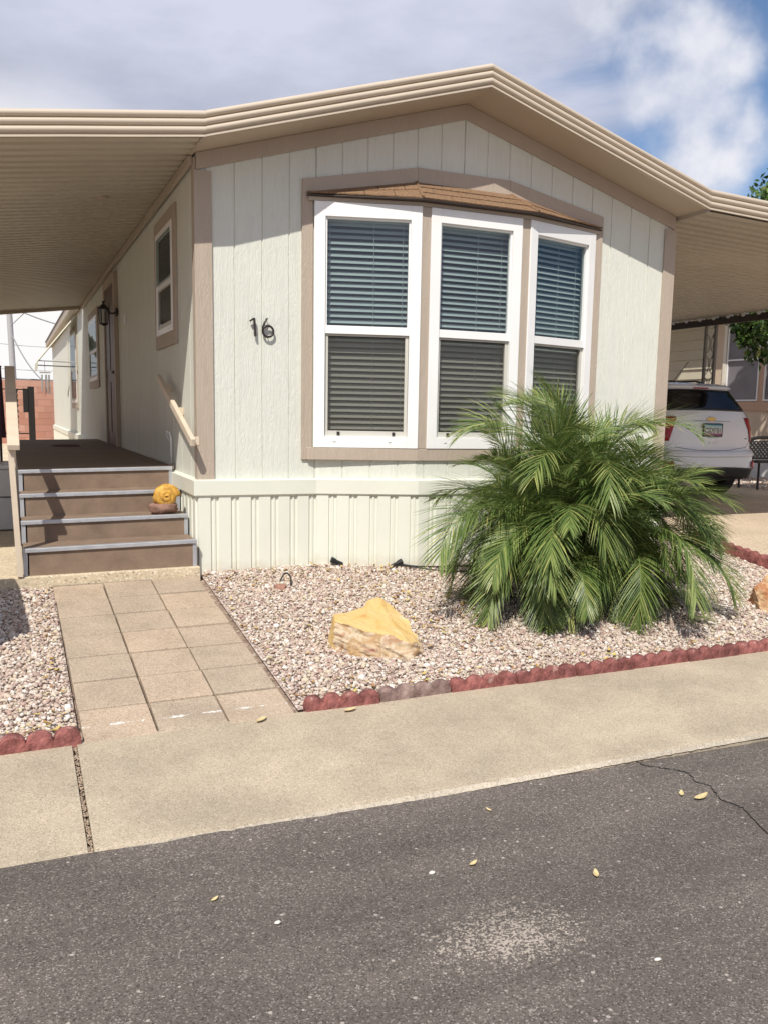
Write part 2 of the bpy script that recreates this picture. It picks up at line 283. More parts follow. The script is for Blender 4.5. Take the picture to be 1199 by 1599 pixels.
# crack in the asphalt
CRK = mat('crack', (.018, .016, .016), .9)
cp = [(1.30, -3.47), (1.31, -3.52), (1.40, -3.60), (1.44, -3.66), (1.40, -3.74), (1.43, -3.80), (1.37, -3.93), (1.40, -4.02), (1.33, -4.2), (1.30, -4.6), (1.2, -5.0), (1.16, -5.5)]
pp = []
for (x0, y0), (x1, y1) in zip(cp, cp[1:]):
    for k in range(12): q = k / 12; pp.append((x0 + (x1 - x0) * q + .012 * noise.noise((k * .7 + x0 * 9, y0 * 5, 1)), y0 + (y1 - y0) * q))
b_ = MB(); vs = []
for i, (x, y) in enumerate(pp):
    wd = 0.0015 + .003 * (noise.noise((i * .4, 0, 2)) + .5); zz = -.306 - (.024) * (-y - 3.46) / 7.04 + .0035; vs += [(x - wd, y - wd * .4, zz), (x + wd, y + wd * .4, zz)]
b_.add(vs, [(2 * i + 2, 2 * i + 3, 2 * i + 1, 2 * i) for i in range(len(pp) - 1)]); struct(b_.build('road_crack', CRK))
# driveway and patio slab
DRV, _ = speckle_mat('driveway_concrete', (.55, .44, .32), (.3, .23, .16), (.7, .6, .48), 120, .85, .14, .08, .15, .3, .9)
struct(sheet(lin(4.63, 9.6, 10), [-2.555, -1.8, -1, -.5, 0, 1.6, 3, 6, 12, 16], .004, 'driveway', DRV, G, .3))
struct(sheet(lin(4.63, 9.6, 4), [-3.44, -2.575], .004, 'driveway_apron', CONC, Gs, .1)) if False else None
PAD, _ = speckle_mat('patio_concrete', (.58, .49, .35), (.3, .24, .17), (.75, .68, .55), 90, .8, .12, .05, .1)
pd = MB().box((-4.2, -.15, -.1), (-.03, 26, .112)); pd = pd.build('patio_slab', PAD, bevel=.006); pd.rotation_euler.y = -.0126; pd.location.z = .014; struct(pd)

# paver path
PAVE, pmu = speckle_mat('paver_concrete', (.445, .36, .275), (.26, .205, .155), (.56, .48, .39), 220, .9, .14, .06, .2, .4, 3)
t, b = nodes(PAVE); n = t.nodes.new; l = t.links.new
oi = n('ShaderNodeObjectInfo'); cr_ = n('ShaderNodeValToRGB'); cr_.color_ramp.elements[0].color = (.88, .88, .87, 1); cr_.color_ramp.elements[1].color = (1.06, 1.01, .97, 1); l(oi.outputs['Random'], cr_.inputs[0])
q = n('ShaderNodeMix'); q.data_type = 'RGBA'; q.blend_type = 'MULTIPLY'; q.inputs[0].default_value = 1; l(pmu.outputs[2], q.inputs[6]); l(cr_.outputs[0], q.inputs[7])
# splashes of white paint on the front row
co = n('ShaderNodeTexCoord'); sx = n('ShaderNodeSeparateXYZ'); l(co.outputs['Object'], sx.inputs[0])
cc = n('ShaderNodeMath'); cc.operation = 'MULTIPLY_ADD'; cc.inputs[1].default_value = .12; cc.inputs[2].default_value = 2.43; 
l(sx.outputs[0], cc.inputs[0]); dd = n('ShaderNodeMath'); dd.operation = 'ADD'; l(sx.outputs[1], dd.inputs[0]); dd.inputs[1].default_value = 2.43
ab = n('ShaderNodeMath'); ab.operation = 'ABSOLUTE'; l(dd.outputs[0], ab.inputs[0])
wn = n('ShaderNodeTexNoise'); wn.inputs['Scale'].default_value = 9; wn.inputs['Detail'].default_value = 6; wn.inputs['Roughness'].default_value = .8; l(co.outputs['Object'], wn.inputs[0])
k1 = n('ShaderNodeMath'); k1.operation = 'MULTIPLY_ADD'; k1.inputs[1].default_value = -5.5; l(ab.outputs[0], k1.inputs[0]); l(wn.outputs[0], k1.inputs[2])
k2 = n('ShaderNodeMapRange'); k2.inputs[1].default_value = .50; k2.inputs[2].default_value = .53; k2.inputs[4].default_value = .85; l(k1.outputs[0], k2.inputs[0])
q2 = n('ShaderNodeMix'); q2.data_type = 'RGBA'; l(k2.outputs[0], q2.inputs[0]); l(q.outputs[2], q2.inputs[6]); q2.inputs[7].default_value = (.75, .74, .72, 1); l(q2.outputs[2], b.inputs['Base Color'])
path = thing('paver_path', 'path of square tan concrete pavers three wide from the sidewalk to the steps', 'path', (-.52, -1.4, G(-.5, -1.4)))
del path['label'], path['category']; path['kind'] = 'structure'
rot = .0088
for r_ in range(8):
    for j in range(3):
        s1, s2 = .3261, .346; y0 = -2.5851 + r_ * s2; hgt = s2 if r_ < 7 else .075 + .0
        dz = random.uniform(-.003, .003); b_ = MB(); gp = .0042
        x0 = -1.0161 + j * s1 - rot * r_ * s2
        ys0, ys1 = y0 + gp * 1.5 + rot * j * s1 - (.0), min(y0 + hgt - gp * 1.5, -.157)
        jx, jy = random.uniform(-.0025, .0025), random.uniform(-.0025, .0025)
        c4 = [(x0 + gp + jx, ys0 + jy), (x0 + s1 - gp + jx, ys0 + jy + .002), (x0 + s1 - gp - .002 + jx, ys1 + jy + .001), (x0 + gp + jx, ys1 + jy)]
        b_.add([(x, y, G(x, y) + .006 + dz) for x, y in c4] + [(x, y, G(x, y) - .05) for x, y in c4], [(0, 1, 2, 3), (7, 6, 5, 4), (0, 4, 5, 1), (1, 5, 6, 2), (2, 6, 7, 3), (3, 7, 4, 0)])
        b_.build('paver', PAVE, path, bevel=.003)

# gravel
GB, _ = speckle_mat('gravel_bed', (.44, .34, .29), (.2, .15, .12), (.62, .55, .5), 75, .9, .1, .3, .3, .8)
struct(sheet(lin(-.01, 4.57, 20), [-2.50, -1.5, -.5, .02], -.012, 'gravel_bed', GB)); struct(sheet(lin(-4.5, -1.03, 12), [-2.50, -1.5, -.15], -.012, 'gravel_bed', GB))
struct(sheet(lin(9.62, 11.7, 8), [-2.5, 0, 4, 12], -.01, 'gravel_bed', GB))
def island_mat(name, stops, rough=.8, extra=.5):
    m = bpy.data.materials.new(name); m.use_nodes = True; t, b = nodes(m); b.inputs['Roughness'].default_value = rough; b.inputs['Specular IOR Level'].default_value = .3
    g = t.nodes.new('ShaderNodeNewGeometry'); r = t.nodes.new('ShaderNodeValToRGB'); e = r.color_ramp; e.interpolation = 'CONSTANT'
    e.elements[0].position = 0; e.elements[0].color = (*stops[0][1], 1); e.elements[1].position = stops[1][0]; e.elements[1].color = (*stops[1][1], 1)
    for p, c in stops[2:]: k = e.elements.new(p); k.color = (*c, 1)
    co = t.nodes.new('ShaderNodeTexCoord'); n = t.nodes.new('ShaderNodeTexNoise'); n.inputs['Scale'].default_value = 90; t.links.new(co.outputs['Object'], n.inputs[0])
    mr = t.nodes.new('ShaderNodeMapRange'); mr.inputs[3].default_value = 1 - extra * .5; mr.inputs[4].default_value = 1 + extra * .5; t.links.new(n.outputs[0], mr.inputs[0])
    q = t.nodes.new('ShaderNodeMix'); q.data_type = 'RGBA'; q.blend_type = 'MULTIPLY'; q.inputs[0].default_value = 1
    t.links.new(g.outputs['Random Per Island'], r.inputs[0]); t.links.new(r.outputs[0], q.inputs[6]); t.links.new(mr.outputs[0], q.inputs[7]); t.links.new(q.outputs[2], b.inputs['Base Color']); return m
PEB = island_mat('pebbles', [(0, (.58, .50, .43)), (.18, (.50, .40, .34)), (.34, (.68, .62, .56)), (.48, (.44, .31, .26)), (.60, (.56, .45, .38)), (.74, (.36, .27, .23)), (.82, (.56, .48, .36)), (.95, (.74, .71, .66))])
ph = (1 + 5 ** .5) / 2
ICO = np.array([(-1, ph, 0), (1, ph, 0), (-1, -ph, 0), (1, -ph, 0), (0, -1, ph), (0, 1, ph), (0, -1, -ph), (0, 1, -ph), (ph, 0, -1), (ph, 0, 1), (-ph, 0, -1), (-ph, 0, 1)]) / 1.9
ICF = np.array([(0, 11, 5), (0, 5, 1), (0, 1, 7), (0, 7, 10), (0, 10, 11), (1, 5, 9), (5, 11, 4), (11, 10, 2), (10, 7, 6), (7, 1, 8), (3, 9, 4), (3, 4, 2), (3, 2, 6), (3, 6, 8), (3, 8, 9), (4, 9, 5), (2, 4, 11), (6, 2, 10), (8, 6, 7), (9, 8, 1)])
def stones(name, P, S, m):
    n = len(P); V = np.repeat(ICO[None], n, 0) * (1 + rng.uniform(-.28, .28, (n, 12, 1)))
    V *= (S[:, None, None] * rng.uniform(.55, 1.15, (n, 1, 3)) * np.array([1, 1, .72]))
    a = rng.uniform(0, 2 * np.pi, n); b = rng.uniform(-.5, .5, n); ca, sa, cb, sb = np.cos(a), np.sin(a), np.cos(b), np.sin(b)
    x = V[..., 0] * cb[:, None] + V[..., 2] * sb[:, None]; z = -V[..., 0] * sb[:, None] + V[..., 2] * cb[:, None]; y = V[..., 1]
    V = np.stack([x * ca[:, None] - y * sa[:, None], x * sa[:, None] + y * ca[:, None], z], -1) + P[:, None]
    F = (ICF[None] + (np.arange(n) * 12)[:, None, None]).reshape(-1)
    me = bpy.data.meshes.new(name); me.vertices.add(n * 12); me.vertices.foreach_set('co', V.reshape(-1)); me.loops.add(len(F)); me.loops.foreach_set('vertex_index', F.astype(np.int32))
    me.polygons.add(n * 20); me.polygons.foreach_set('loop_start', np.arange(0, n * 60, 3, dtype=np.int32)); me.update(); me.validate()
    me.materials.append(m); o = bpy.data.objects.new(name, me); col.objects.link(o); return o
def gpos(n, x0, x1, y0, y1, dz=.0):
    x = rng.uniform(x0, x1, n); y = rng.uniform(y0, y1, n); z = .068 + .0126 * x + np.where(y < 0, .107 * y, 0) + dz + rng.uniform(-.008, .006, n); return np.stack([x, y, z], 1)
P = np.concatenate([gpos(64000, .0, 4.55, -2.49, -.02), gpos(15000, -2.1, -1.04, -2.49, -.16)])
keep = ~((P[:, 0] < .06) & (P[:, 0] > -.04) & (rng.random(len(P)) < .4)); P = P[keep]
o = stones('gravel', P, rng.gamma(4, .0018, len(P)) + .0026, PEB); o['kind'] = 'stuff'; o['label'] = 'pink, white and tan crushed gravel covering the front beds'
P = np.concatenate([np.stack([rng.uniform(-1.064, -1.046, 420), rng.uniform(-3.46, -2.56, 420), np.zeros(420)], 1)]); P[:, 2] = .068 + .0126 * P[:, 0] +   .107 * P[:, 1] - .014 + rng.uniform(0, .008, 420)
o = stones('joint_gravel', P, rng.uniform(.003, .007, 420), mat('joint_grit', (.40, .31, .23), .9, var=.5, vs=60)); o['label'] = 'brown grit filling the open joint in the sidewalk'; o['kind'] = 'stuff'
P = gpos(1800, 9.65, 11.6, 2, 8, .0); o = stones('gravel', P, rng.uniform(.015, .035, len(P)), PEB); o['kind'] = 'stuff'; o['label'] = 'brown gravel strip beside the driveway by the neighbouring home'

# ------------------------------------------------------------------ the house
S8 = .2032; L0 = .2697; W = 18 * S8 + 2 * L0; C = W / 2; Ze, Zr = 3.0302, 3.6595; FR = .115; SL = (Zr - Ze) / C; YB = 22.6; OH = .40; FL = .75
zr = lambda x: Ze + (Zr - Ze) * (1 - abs(x - C) / C)
house = thing('manufactured_home', 'cream and tan manufactured home with gabled front, bay window and attached side awnings', 'house', (C, 0, 0))
# front wall: vertical grooved board siding with the bay opening
def front_profile():
    pts = [(0, 0)]
    for k in range(-1, 20):
        x = L0 + k * S8
        if x < .02 or x > W - .02: continue
        pts += [(x - .006, 0), (x - .004, .007), (x + .004, .007), (x + .006, 0)]
    return pts + [(W, 0)]
BX0, BX1, BZ0, BZ1 = C - 1.22, C + 1.22, .95, 2.82
KX = (BX0, C - .473, C + .473, BX1)
def yb(x):
    """the wall and skirting below the bay window step out with it"""
    if x <= KX[0] or x >= KX[3]: return 0
    if x < KX[1]: return -.238 * (x - KX[0]) / (KX[1] - KX[0])
    if x > KX[2]: return -.238 * (KX[3] - x) / (KX[3] - KX[2])
    return -.238
def kinked(P_):
    out_ = list(P_)
    for kx in KX:
        for (xa, ya), (xb, yb_) in zip(P_, P_[1:]):
            if xa < kx < xb: out_.append((kx, ya + (yb_ - ya) * (kx - xa) / (xb - xa)))
    return sorted(out_, key=lambda q_: q_[0])
b_ = MB(); pr_ = front_profile(); ins = []
for x in KX + (C,): ins.append((x, 0))
pr_ = sorted(pr_ + ins)
for (xa, ya), (xb, yb_v) in zip(pr_, pr_[1:]):
    if xb - xa < 1e-6: continue
    def quad(z0a, z0b, z1a, z1b): b_.add([(xa, ya, z0a), (xb, yb_v, z0b), (xb, yb_v, z1b), (xa, ya, z1a)], [(0, 1, 2, 3)])
    if xa >= BX0 - 1e-6 and xb <= BX1 + 1e-6: b_.add([(xa, ya + yb(xa), .70), (xb, yb_v + yb(xb), .70), (xb, yb_v + yb(xb), BZ0), (xa, ya + yb(xa), BZ0)], [(0, 1, 2, 3)]); quad(BZ1, BZ1, zr(xa), zr(xb))
    else: quad(.70, .70, zr(xa), zr(xb))
b_.build('front_wall', WALL, house)
# side walls
def side_wall(x, sgn, y0, y1, name):
    b_ = MB(); ys = [y0]; y = y0 + .2032 * 1.5; P_ = [(y0, 0)]
    while y < y1 - .1: P_ += [(y - .006, 0), (y - .004, .007), (y + .004, .007), (y + .006, 0)]; y += .4064
    P_.append((y1, 0))
    for (ya, da), (yb, db) in zip(P_, P_[1:]):
        f = [(x - sgn * da, ya, .70), (x - sgn * db, yb, .70), (x - sgn * db, yb, Ze), (x - sgn * da, ya, Ze)]
        b_.add(f, [(0, 1, 2, 3) if sgn > 0 else (3, 2, 1, 0)])
    return b_.build(name, WALL, house)
side_wall(0, -1, 0, YB, 'side_wall'); side_wall(W, 1, 0, YB, 'side_wall')
b_ = MB().prism([(0, YB, 0), (W, YB, 0), (W, YB, Ze), (C, YB, Zr), (0, YB, Ze)], (0, .02, 0)); b_.build('back_wall', WALL, house)
b_ = MB().box((.02, .9, .70), (W - .02, YB - .02, .74)); b_.box((.02, 3.2, .76), (W - .02, 3.25, 2.9)); b_.box((.02, .02, 2.95), (W - .02, YB - .02, 3.0)); b_.box((.02, .02, .70), (W - .02, .9, .74)); b_.build('interior', mat('interior_paint', (.35, .34, .32), .8), house)
# roof
for sg in (-1, 1):
    xa, xb = C, (0 - .03 if sg < 0 else W + .03); za, zb = Zr, zr(0) - SL * .03
    b_ = MB().prism([(xa, -OH + .03, za + .02), (xb, -OH + .03, zb + .02), (xb, -OH + .03, zb + .11), (xa, -OH + .03, za + .11)], (0, YB + OH + .15, 0)); b_.build('roof', mat('roof_cover', (.45, .40, .34), .8), house)
    # soffit under the front overhang
    b_ = MB().prism([(xa, -OH + .005, za), (xb + sg * -.0, -OH + .005, zb), (xb, -OH + .005, zb + .018), (xa, -OH + .005, za + .018)], (0, OH + .06, 0)); b_.build('soffit', mat('soffit_paint', (.50, .41, .32), .6, var=.03), house)
    # frieze board following the gable
    e = .0 if sg < 0 else W
    b_ = MB().prism([(C, -.019, Zr - FR), (e, -.019, Ze - FR), (e, -.019, Ze - .002), (C, -.019, Zr - .002)], (0, .018, 0)); b_.build('frieze_board', TAN, house, bevel=.002)
# corner trim (front face + return)
for x0, x1, rx0, rx1 in ((-.018, .107, -.018, -.001), (W - .105, W + .018, W + .001, W + .018)):
    b_ = MB().box((x0, -.017, .745), (x1, -.001, Ze - FR + .0)); b_.build('corner_board', TAN, house, bevel=.002)
    b_ = MB().box((rx0, -.0, .745), (rx1, .085, Ze - .03)); b_.build('corner_board', TAN, house, bevel=.002)

# fascia: three rolled ribs, swept
def fascia_profile(H=.165, nr=3):
    pts = [(.06, 0.0), (.0, 0.0)]; h = (H - .02) / nr
    for i in range(nr):
        for k in range(9):
            a = math.pi * k / 8; pts.append((-.004 - .020 * math.sin(a), -.004 - h * i - (1 - math.cos(a)) / 2 * (h - .008)))
        pts.append((0.0, -.004 - h * i - h + .006))
    pts += [(-.010, -H + .008), (-.010, -H), (.03, -H), (.03, -H + .006)]
    return pts
def sweep(pts3, name, parent, m=None, H=.165):
    pf = fascia_profile(H); b_ = MB(); nn = len(pf)
    # subdivide the run so the long thin sheet wavers slightly
    path = []
    for (xa, za), (xb, zb) in zip(pts3, pts3[1:]):
        for k in range(14): q = k / 14; path.append((xa + (xb - xa) * q, za + (zb - za) * q))
    path.append(pts3[-1]); vs = []
    for i, (x, z) in enumerate(path):
        wv = .003 * noise.noise((x * 1.7, 3, 1))
        for y, d in pf: vs.append((x, -OH + y + wv * (1 if d > -.06 else .3), z + H + d + wv * .6))
    b_.add(vs, [(i * nn + k, (i + 1) * nn + k, (i + 1) * nn + k + 1, i * nn + k + 1) for i in range(len(path) - 1) for k in range(nn - 1)])
    return b_.build(name, m or FAS, parent, autosm=True)
vl = (-.008, zr(0) - .0); vr = (W + .03, zr(0) - .012)
sweep([vl, (C, Zr + .005)], 'fascia', house); sweep([(C, Zr + .005), vr], 'fascia', house)
# far eave of the side wall beyond the awning
b_ = MB().box((-.17, 10.6, 3.03), (-.02, YB + .1, 3.17)); b_.build('eave_trim', TANP, house)
b_ = MB().box((-.19, 10.6, 3.171), (-.01, YB + .1, 3.19)); b_.build('drip_edge', DARKTRIM, house)

# skirting: cap band and ribbed metal panels
def skirt_profile(L_, x=0.0):
    P_ = []
    while x < L_:
        P_ += [(x, 0), (x + .006, -.016), (x + .092, -.016), (x + .100, 0), (x + .112, 0), (x + .117, -.010), (x + .129, -.010), (x + .134, 0)]; x += .1505
    return [p for p in P_ if p[0] <= L_] + [(L_, 0)]
b_ = MB(); P_ = kinked(skirt_profile(W + .02, -.022))
for (xa, ya), (xb, ye) in zip(P_, P_[1:]):
    b_.add([(xa, -.022 + ya + yb(xa), G(xa, 0) - .08), (xb, -.022 + ye + yb(xb), G(xb, 0) - .08), (xb, -.022 + ye + yb(xb), .66), (xa, -.022 + ya + yb(xa), .66)], [(0, 1, 2, 3)])
b_.build('skirting', SKIRT, house)
b_ = MB(); P_ = skirt_profile(YB, -.02)
for (xa, ya), (xb, ye) in zip(P_, P_[1:]):
    for X, s_ in ((-.022, 1), (W + .022, -1)):
        f = [(X + s_ * ye, xb, .0), (X + s_ * ya, xa, .0), (X + s_ * ya, xa, .66), (X + s_ * ye, xb, .66)]
        b_.add(f, [(0, 1, 2, 3) if s_ > 0 else (3, 2, 1, 0)])
b_.build('skirting', SKIRT, house)
cap = [(-.001, .752), (-.052, .742), (-.052, .635), (-.040, .628), (-.040, .622), (-.001, .622)]
b_ = MB(); nn = len(cap)
path = [(W + .0, None)]
# front run, mitred round the left corner, then along the side
vs = []
for y, z in cap: vs.append((W - y, y, z))
for x in sorted([W * k / 41 for k in range(1, 41)] + list(KX), reverse=True):
    for y, z in cap: vs.append((x, y + yb(x) + .0025 * noise.noise((x * 3, z * 9, 0)), z))
for y, z in cap: vs.append((y, y, z))
for y, z in cap: vs.append((y, 1.0, z))
for y, z in cap: vs.append((y, YB, z))
n_ = len(vs) // nn; b_.add(vs, [(i * nn + k, i * nn + k + 1, (i + 1) * nn + k + 1, (i + 1) * nn + k) for i in range(n_ - 1) for k in range(nn - 1)]); b_.build('skirting_cap', SKIRT, house)

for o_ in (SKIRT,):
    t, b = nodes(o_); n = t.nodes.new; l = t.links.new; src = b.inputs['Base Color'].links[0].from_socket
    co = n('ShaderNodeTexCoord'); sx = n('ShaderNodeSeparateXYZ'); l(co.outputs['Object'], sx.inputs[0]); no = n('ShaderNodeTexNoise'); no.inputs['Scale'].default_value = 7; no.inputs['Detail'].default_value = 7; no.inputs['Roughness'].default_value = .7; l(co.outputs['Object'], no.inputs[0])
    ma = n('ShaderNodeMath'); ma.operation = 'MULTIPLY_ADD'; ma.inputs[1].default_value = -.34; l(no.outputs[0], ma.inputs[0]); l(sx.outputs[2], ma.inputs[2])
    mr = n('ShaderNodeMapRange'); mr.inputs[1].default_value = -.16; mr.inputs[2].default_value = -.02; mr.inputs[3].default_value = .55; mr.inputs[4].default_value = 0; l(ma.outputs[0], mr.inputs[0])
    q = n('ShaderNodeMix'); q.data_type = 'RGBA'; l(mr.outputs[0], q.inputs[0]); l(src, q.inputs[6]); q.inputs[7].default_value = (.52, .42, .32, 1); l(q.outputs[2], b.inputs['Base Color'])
# ---- bay window
A_, D_, TP, WO, TS = .3964, .265, .077, 1.2444, .046
ZT, ZB = 2.795, .989
plan = [(C - WO - .045, 0), (C - WO - .045, -TS + .01), (C - A_ - TP - .0, -D_ + .006), (C + A_ + TP, -D_ + .006), (C + WO + .045, -TS + .01), (C + WO + .045, 0)]
def slab(z0, z1, pl, name, m, grow=0, par=house, bev=.003):
    pl = [((x - C) * (1 + grow) + C, y * (1 + grow * 3)) for x, y in pl]
    return MB().prism([(x, y, z0) for x, y in pl][::1], (0, 0, z1 - z0)).build(name, m, par, bevel=bev)
bay = house
slab(.895, ZB - .002, plan, 'bay_sill', TAN)
slab(ZT + .002, ZT + .03, plan, 'bay_head', TAN)
# corner posts of the bay, wall boards either side
def uv(p, q): d = Vector((q[0] - p[0], q[1] - p[1])); return d.normalized(), d.length
for sg in (-1, 1):
    x0 = C + sg * A_; x1 = C + sg * (A_ + TP)
    pl = [(x0, -D_ + .012), (x1, -D_ + .012), (x1, -.1), (x0, -.1)]
    MB().prism([(x, y, ZB) for x, y in pl], (0, 0, ZT - ZB)).build('mullion', TAN, house, bevel=.003)
    xo = C + sg * WO; xw = C + sg * (6.54 * S8)
    MB().box((min(xo + sg * .002, xw), -.020, .895), (max(xo + sg * .002, xw), -.001, 2.90)).build('side_casing', TAN, house, bevel=.002)
tb_, xs_p, hb = 2.945, 3.134, .13
for pts in ([(-6.54 * S8, tb_), (-2 * S8, xs_p)], [(-2 * S8, xs_p), (2 * S8, xs_p)], [(2 * S8, xs_p), (6.54 * S8, tb_)]):
    (xa, za), (xb, zb) = pts; g_ = .0008
    MB().prism([(C + xa + g_, -.022, za - hb), (C + xb - g_, -.022, zb - hb), (C + xb - g_, -.022, zb), (C + xa + g_, -.022, za)], (0, .020, 0)).build('head_casing', TAN, house, bevel=.002)
# little hip roof over the bay
SH = mat('shingles', (.27, .165, .095), .9, var=.45, vs=60, bump=.6, bs=300)
A1, A2 = Vector((C - .42, -.023, 3.02)), Vector((C + .42, -.023, 3.02)); E0, E1, E2, E3 = Vector((C - 1.30, -.05, 2.843)), Vector((C - .50, -.325, 2.835)), Vector((C + .50, -.325, 2.835)), Vector((C + 1.30, -.05, 2.843))
E0b, E3b = Vector((C - 1.30, -.023, 2.85)), Vector((C + 1.30, -.023, 2.85))
br = thing('x', 'x', 'x'); bpy.data.objects.remove(br)
b_ = MB()
def courses(top0, top1, bot0, bot1, n=3, tabs=4):
    """overlapping courses of shingles between a top line and an eave line"""
    nrm = (bot1 - bot0).cross(top0 - bot0).normalized()
    if nrm.z < 0: nrm = -nrm
    for i in range(n):
        a0, a1 = i / n, min(1, (i + 1) / n + .02)
        p0, p1 = bot0.lerp(top0, a0), bot1.lerp(top1, a0); q0, q1 = bot0.lerp(top0, a1), bot1.lerp(top1, a1)
        nt_ = max(1, round((p1 - p0).length / .23)); offs = [0] + [(k + (.5 if i % 2 else 0) + random.uniform(-.06, .06)) / nt_ for k in range(0 if i % 2 else 1, nt_)] + [1]
        for u0, u1 in zip(offs, offs[1:]):
            g0 = .0025 / max(.1, (p1 - p0).length); u0_, u1_ = u0 + g0, u1 - g0; h = .009 + random.uniform(0, .003)
            P4 = [p0.lerp(p1, u0_), p0.lerp(p1, u1_), q0.lerp(q1, u1_), q0.lerp(q1, u0_)]
            low = [p + nrm * .001 for p in P4]; hi = [P4[0] + nrm * h, P4[1] + nrm * h, P4[2] + nrm * .004, P4[3] + nrm * .004]
            b_.add(low + hi, [(3, 2, 1, 0), (4, 5, 6, 7), (0, 1, 5, 4), (1, 2, 6, 5), (2, 3, 7, 6), (3, 0, 4, 7)])
courses(A1, A2, E1, E2, 3); courses(E0b, A1, E0, E1, 2); courses(A2, E3b, E2, E3, 2)
b_.tube([A1 + Vector((0, -.0, .004)), E1 + Vector((0, 0, .012))], .012, 6); b_.tube([A2 + Vector((0, 0, .004)), E2 + Vector((0, 0, .012))], .012, 6)
brf = b_.build('bay_roof', SH, house)
slab(ZT + .031, 2.834, [(E0.x, -.024), (E0.x, E0.y), (E1.x, E1.y), (E2.x, E2.y), (E3.x, E3.y), (E3.x, -.024)], 'bay_eave', DARKTRIM, par=house, bev=.002)
# flat underlay so nothing shows between shingle courses
MB().add([E0b, A1, A2, E3b, E3, E2, E1, E0], [(0, 7, 6, 1), (1, 6, 5, 2), (2, 5, 4, 3)]).build('underlay', DARKTRIM, brf)

def window(x0, y0, x1, y1, z0, z1, parent, fw=.083, top=.105, bot=.088, slats=True, mid=.49, dep=.07, loc=None, side_pull=False):
    """single hung window on the vertical plane through (x0,y0)-(x1,y1), outside on the right-hand side of the run"""
    d = Vector((x1 - x0, y1 - y0, 0)); Lw = d.length; d.normalize(); nrm = Vector((d.y, -d.x, 0)); o0 = Vector((x0, y0, 0))
    def W3(u, n_, z): return o0 + d * u + nrm * n_ + Vector((0, 0, z))
    def bx(b_, u0, u1, n0, n1, za, zb):
        vs = [W3(u, n_, z) for z in (za, zb) for (u, n_) in ((u0, n1), (u1, n1), (u1, n0), (u0, n0))]
        b_.add(vs, [(3, 2, 1, 0), (4, 5, 6, 7), (0, 1, 5, 4), (1, 2, 6, 5), (2, 3, 7, 6), (3, 0, 4, 7)])
    zm = z0 + (z1 - z0) * mid
    fr = MB()
    bx(fr, 0, fw, -dep, .0, z0, z1); bx(fr, Lw - fw, Lw, -dep, .0, z0, z1); bx(fr, fw, Lw - fw, -dep, .0, z1 - top, z1); bx(fr, fw, Lw - fw, -dep, .0, z0, z0 + bot)
    win = fr.build('window', WHITE, parent, bevel=.003)
    s = MB()  # stepped inner bead + meeting rail
    bx(s, fw, Lw - fw, -dep + .01, -.012, zm - .03, zm + .03)
    q = .014
    bx(s, fw, fw + q, -dep + .01, -.02, zm + .03, z1 - top); bx(s, Lw - fw - q, Lw - fw, -dep + .01, -.02, zm + .03, z1 - top); bx(s, fw + q, Lw - fw - q, -dep + .01, -.02, z1 - top - q, z1 - top)
    s.build('sash', WHITE, win, bevel=.002)
    s = MB(); q = .026
    bx(s, fw + .002, fw + q, -dep + .014, -.03, z0 + bot, zm - .031); bx(s, Lw - fw - q, Lw - fw - .002, -dep + .014, -.03, z0 + bot, zm - .031)
    bx(s, fw + q, Lw - fw - q, -dep + .014, -.03, z0 + bot, z0 + bot + .04); bx(s, fw + q, Lw - fw - q, -dep + .014, -.03, zm - .045, zm - .031)
    s.build('screen_frame', SASH, win, bevel=.002)
    for u in (fw + q + .07, Lw - fw - q - .09):
        s = MB(); bx(s, u, u + .022, -.032, -.018, z0 + bot + .008, z0 + bot + .034); s.build('latch', BLACK, win, bevel=.002)
        s = MB(); bx(s, u - .03, u - .008, .0, .0015, z0 + bot * .5 - .003, z0 + bot * .5 + .003); s.build('weep_hole', mat('weep', (.25, .25, .25), .6), win)
    def pane(za, zb, n_, name, m):
        MB().add([W3(fw * .95, n_, za), W3(Lw - fw * .95, n_, za), W3(Lw - fw * .95, n_, zb), W3(fw * .95, n_, zb)], [(0, 1, 2, 3)]).build(name, m, win)
    pane(zm, z1 - top * .95, -dep + .028, 'pane', GLASS); pane(z0 + bot * .95, zm, -dep + .012, 'pane', GLASSL); pane(z0 + bot + .02, zm - .03, -.04, 'insect_screen', SCREEN)
    if slats:
        s = MB(); z = z0 + bot - .02; a = R(40); hw = .0245; k = 0
        while z < z1 - top - .02:
            jit = random.uniform(-.0015, .0015); sg_ = .0015 * math.sin(k)
            dz, dn = math.sin(a) * hw, math.cos(a) * hw; n0 = -dep - .055
            u0, u1 = fw * .6, Lw - fw * .6
            # inner edge higher than outer edge, slightly crowned
            vs = []
            for (f_, c_) in ((-1, 0), (0, .003), (1, 0)):
                for u in (u0, u1): vs.append(W3(u, n0 - f_ * dn, z + jit + f_ * dz + c_ + (sg_ if u == u1 else 0)))
            s.add(vs, [(0, 1, 3, 2), (2, 3, 5, 4)]); z += .0445; k += 1
        for u in ((.12, .45, Lw - .13) if Lw > .6 else (.12, Lw - .12)): bx(s, u, u + .0025, -dep - .032, -dep - .030, z0 + bot - .02, z1 - top)
        bx(s, fw * .6, Lw - fw * .6, -dep - .085, -dep - .03, z1 - top - .015, z1 - top + .03)
        s.build('blind', BLIND, win)
    return win
window(C - WO, -TS, C - A_ - TP, -D_, ZB, ZT, house); window(C - A_, -D_, C + A_, -D_, ZB, ZT, house); window(C + A_ + TP, -D_, C + WO, -TS, ZB, ZT, house)

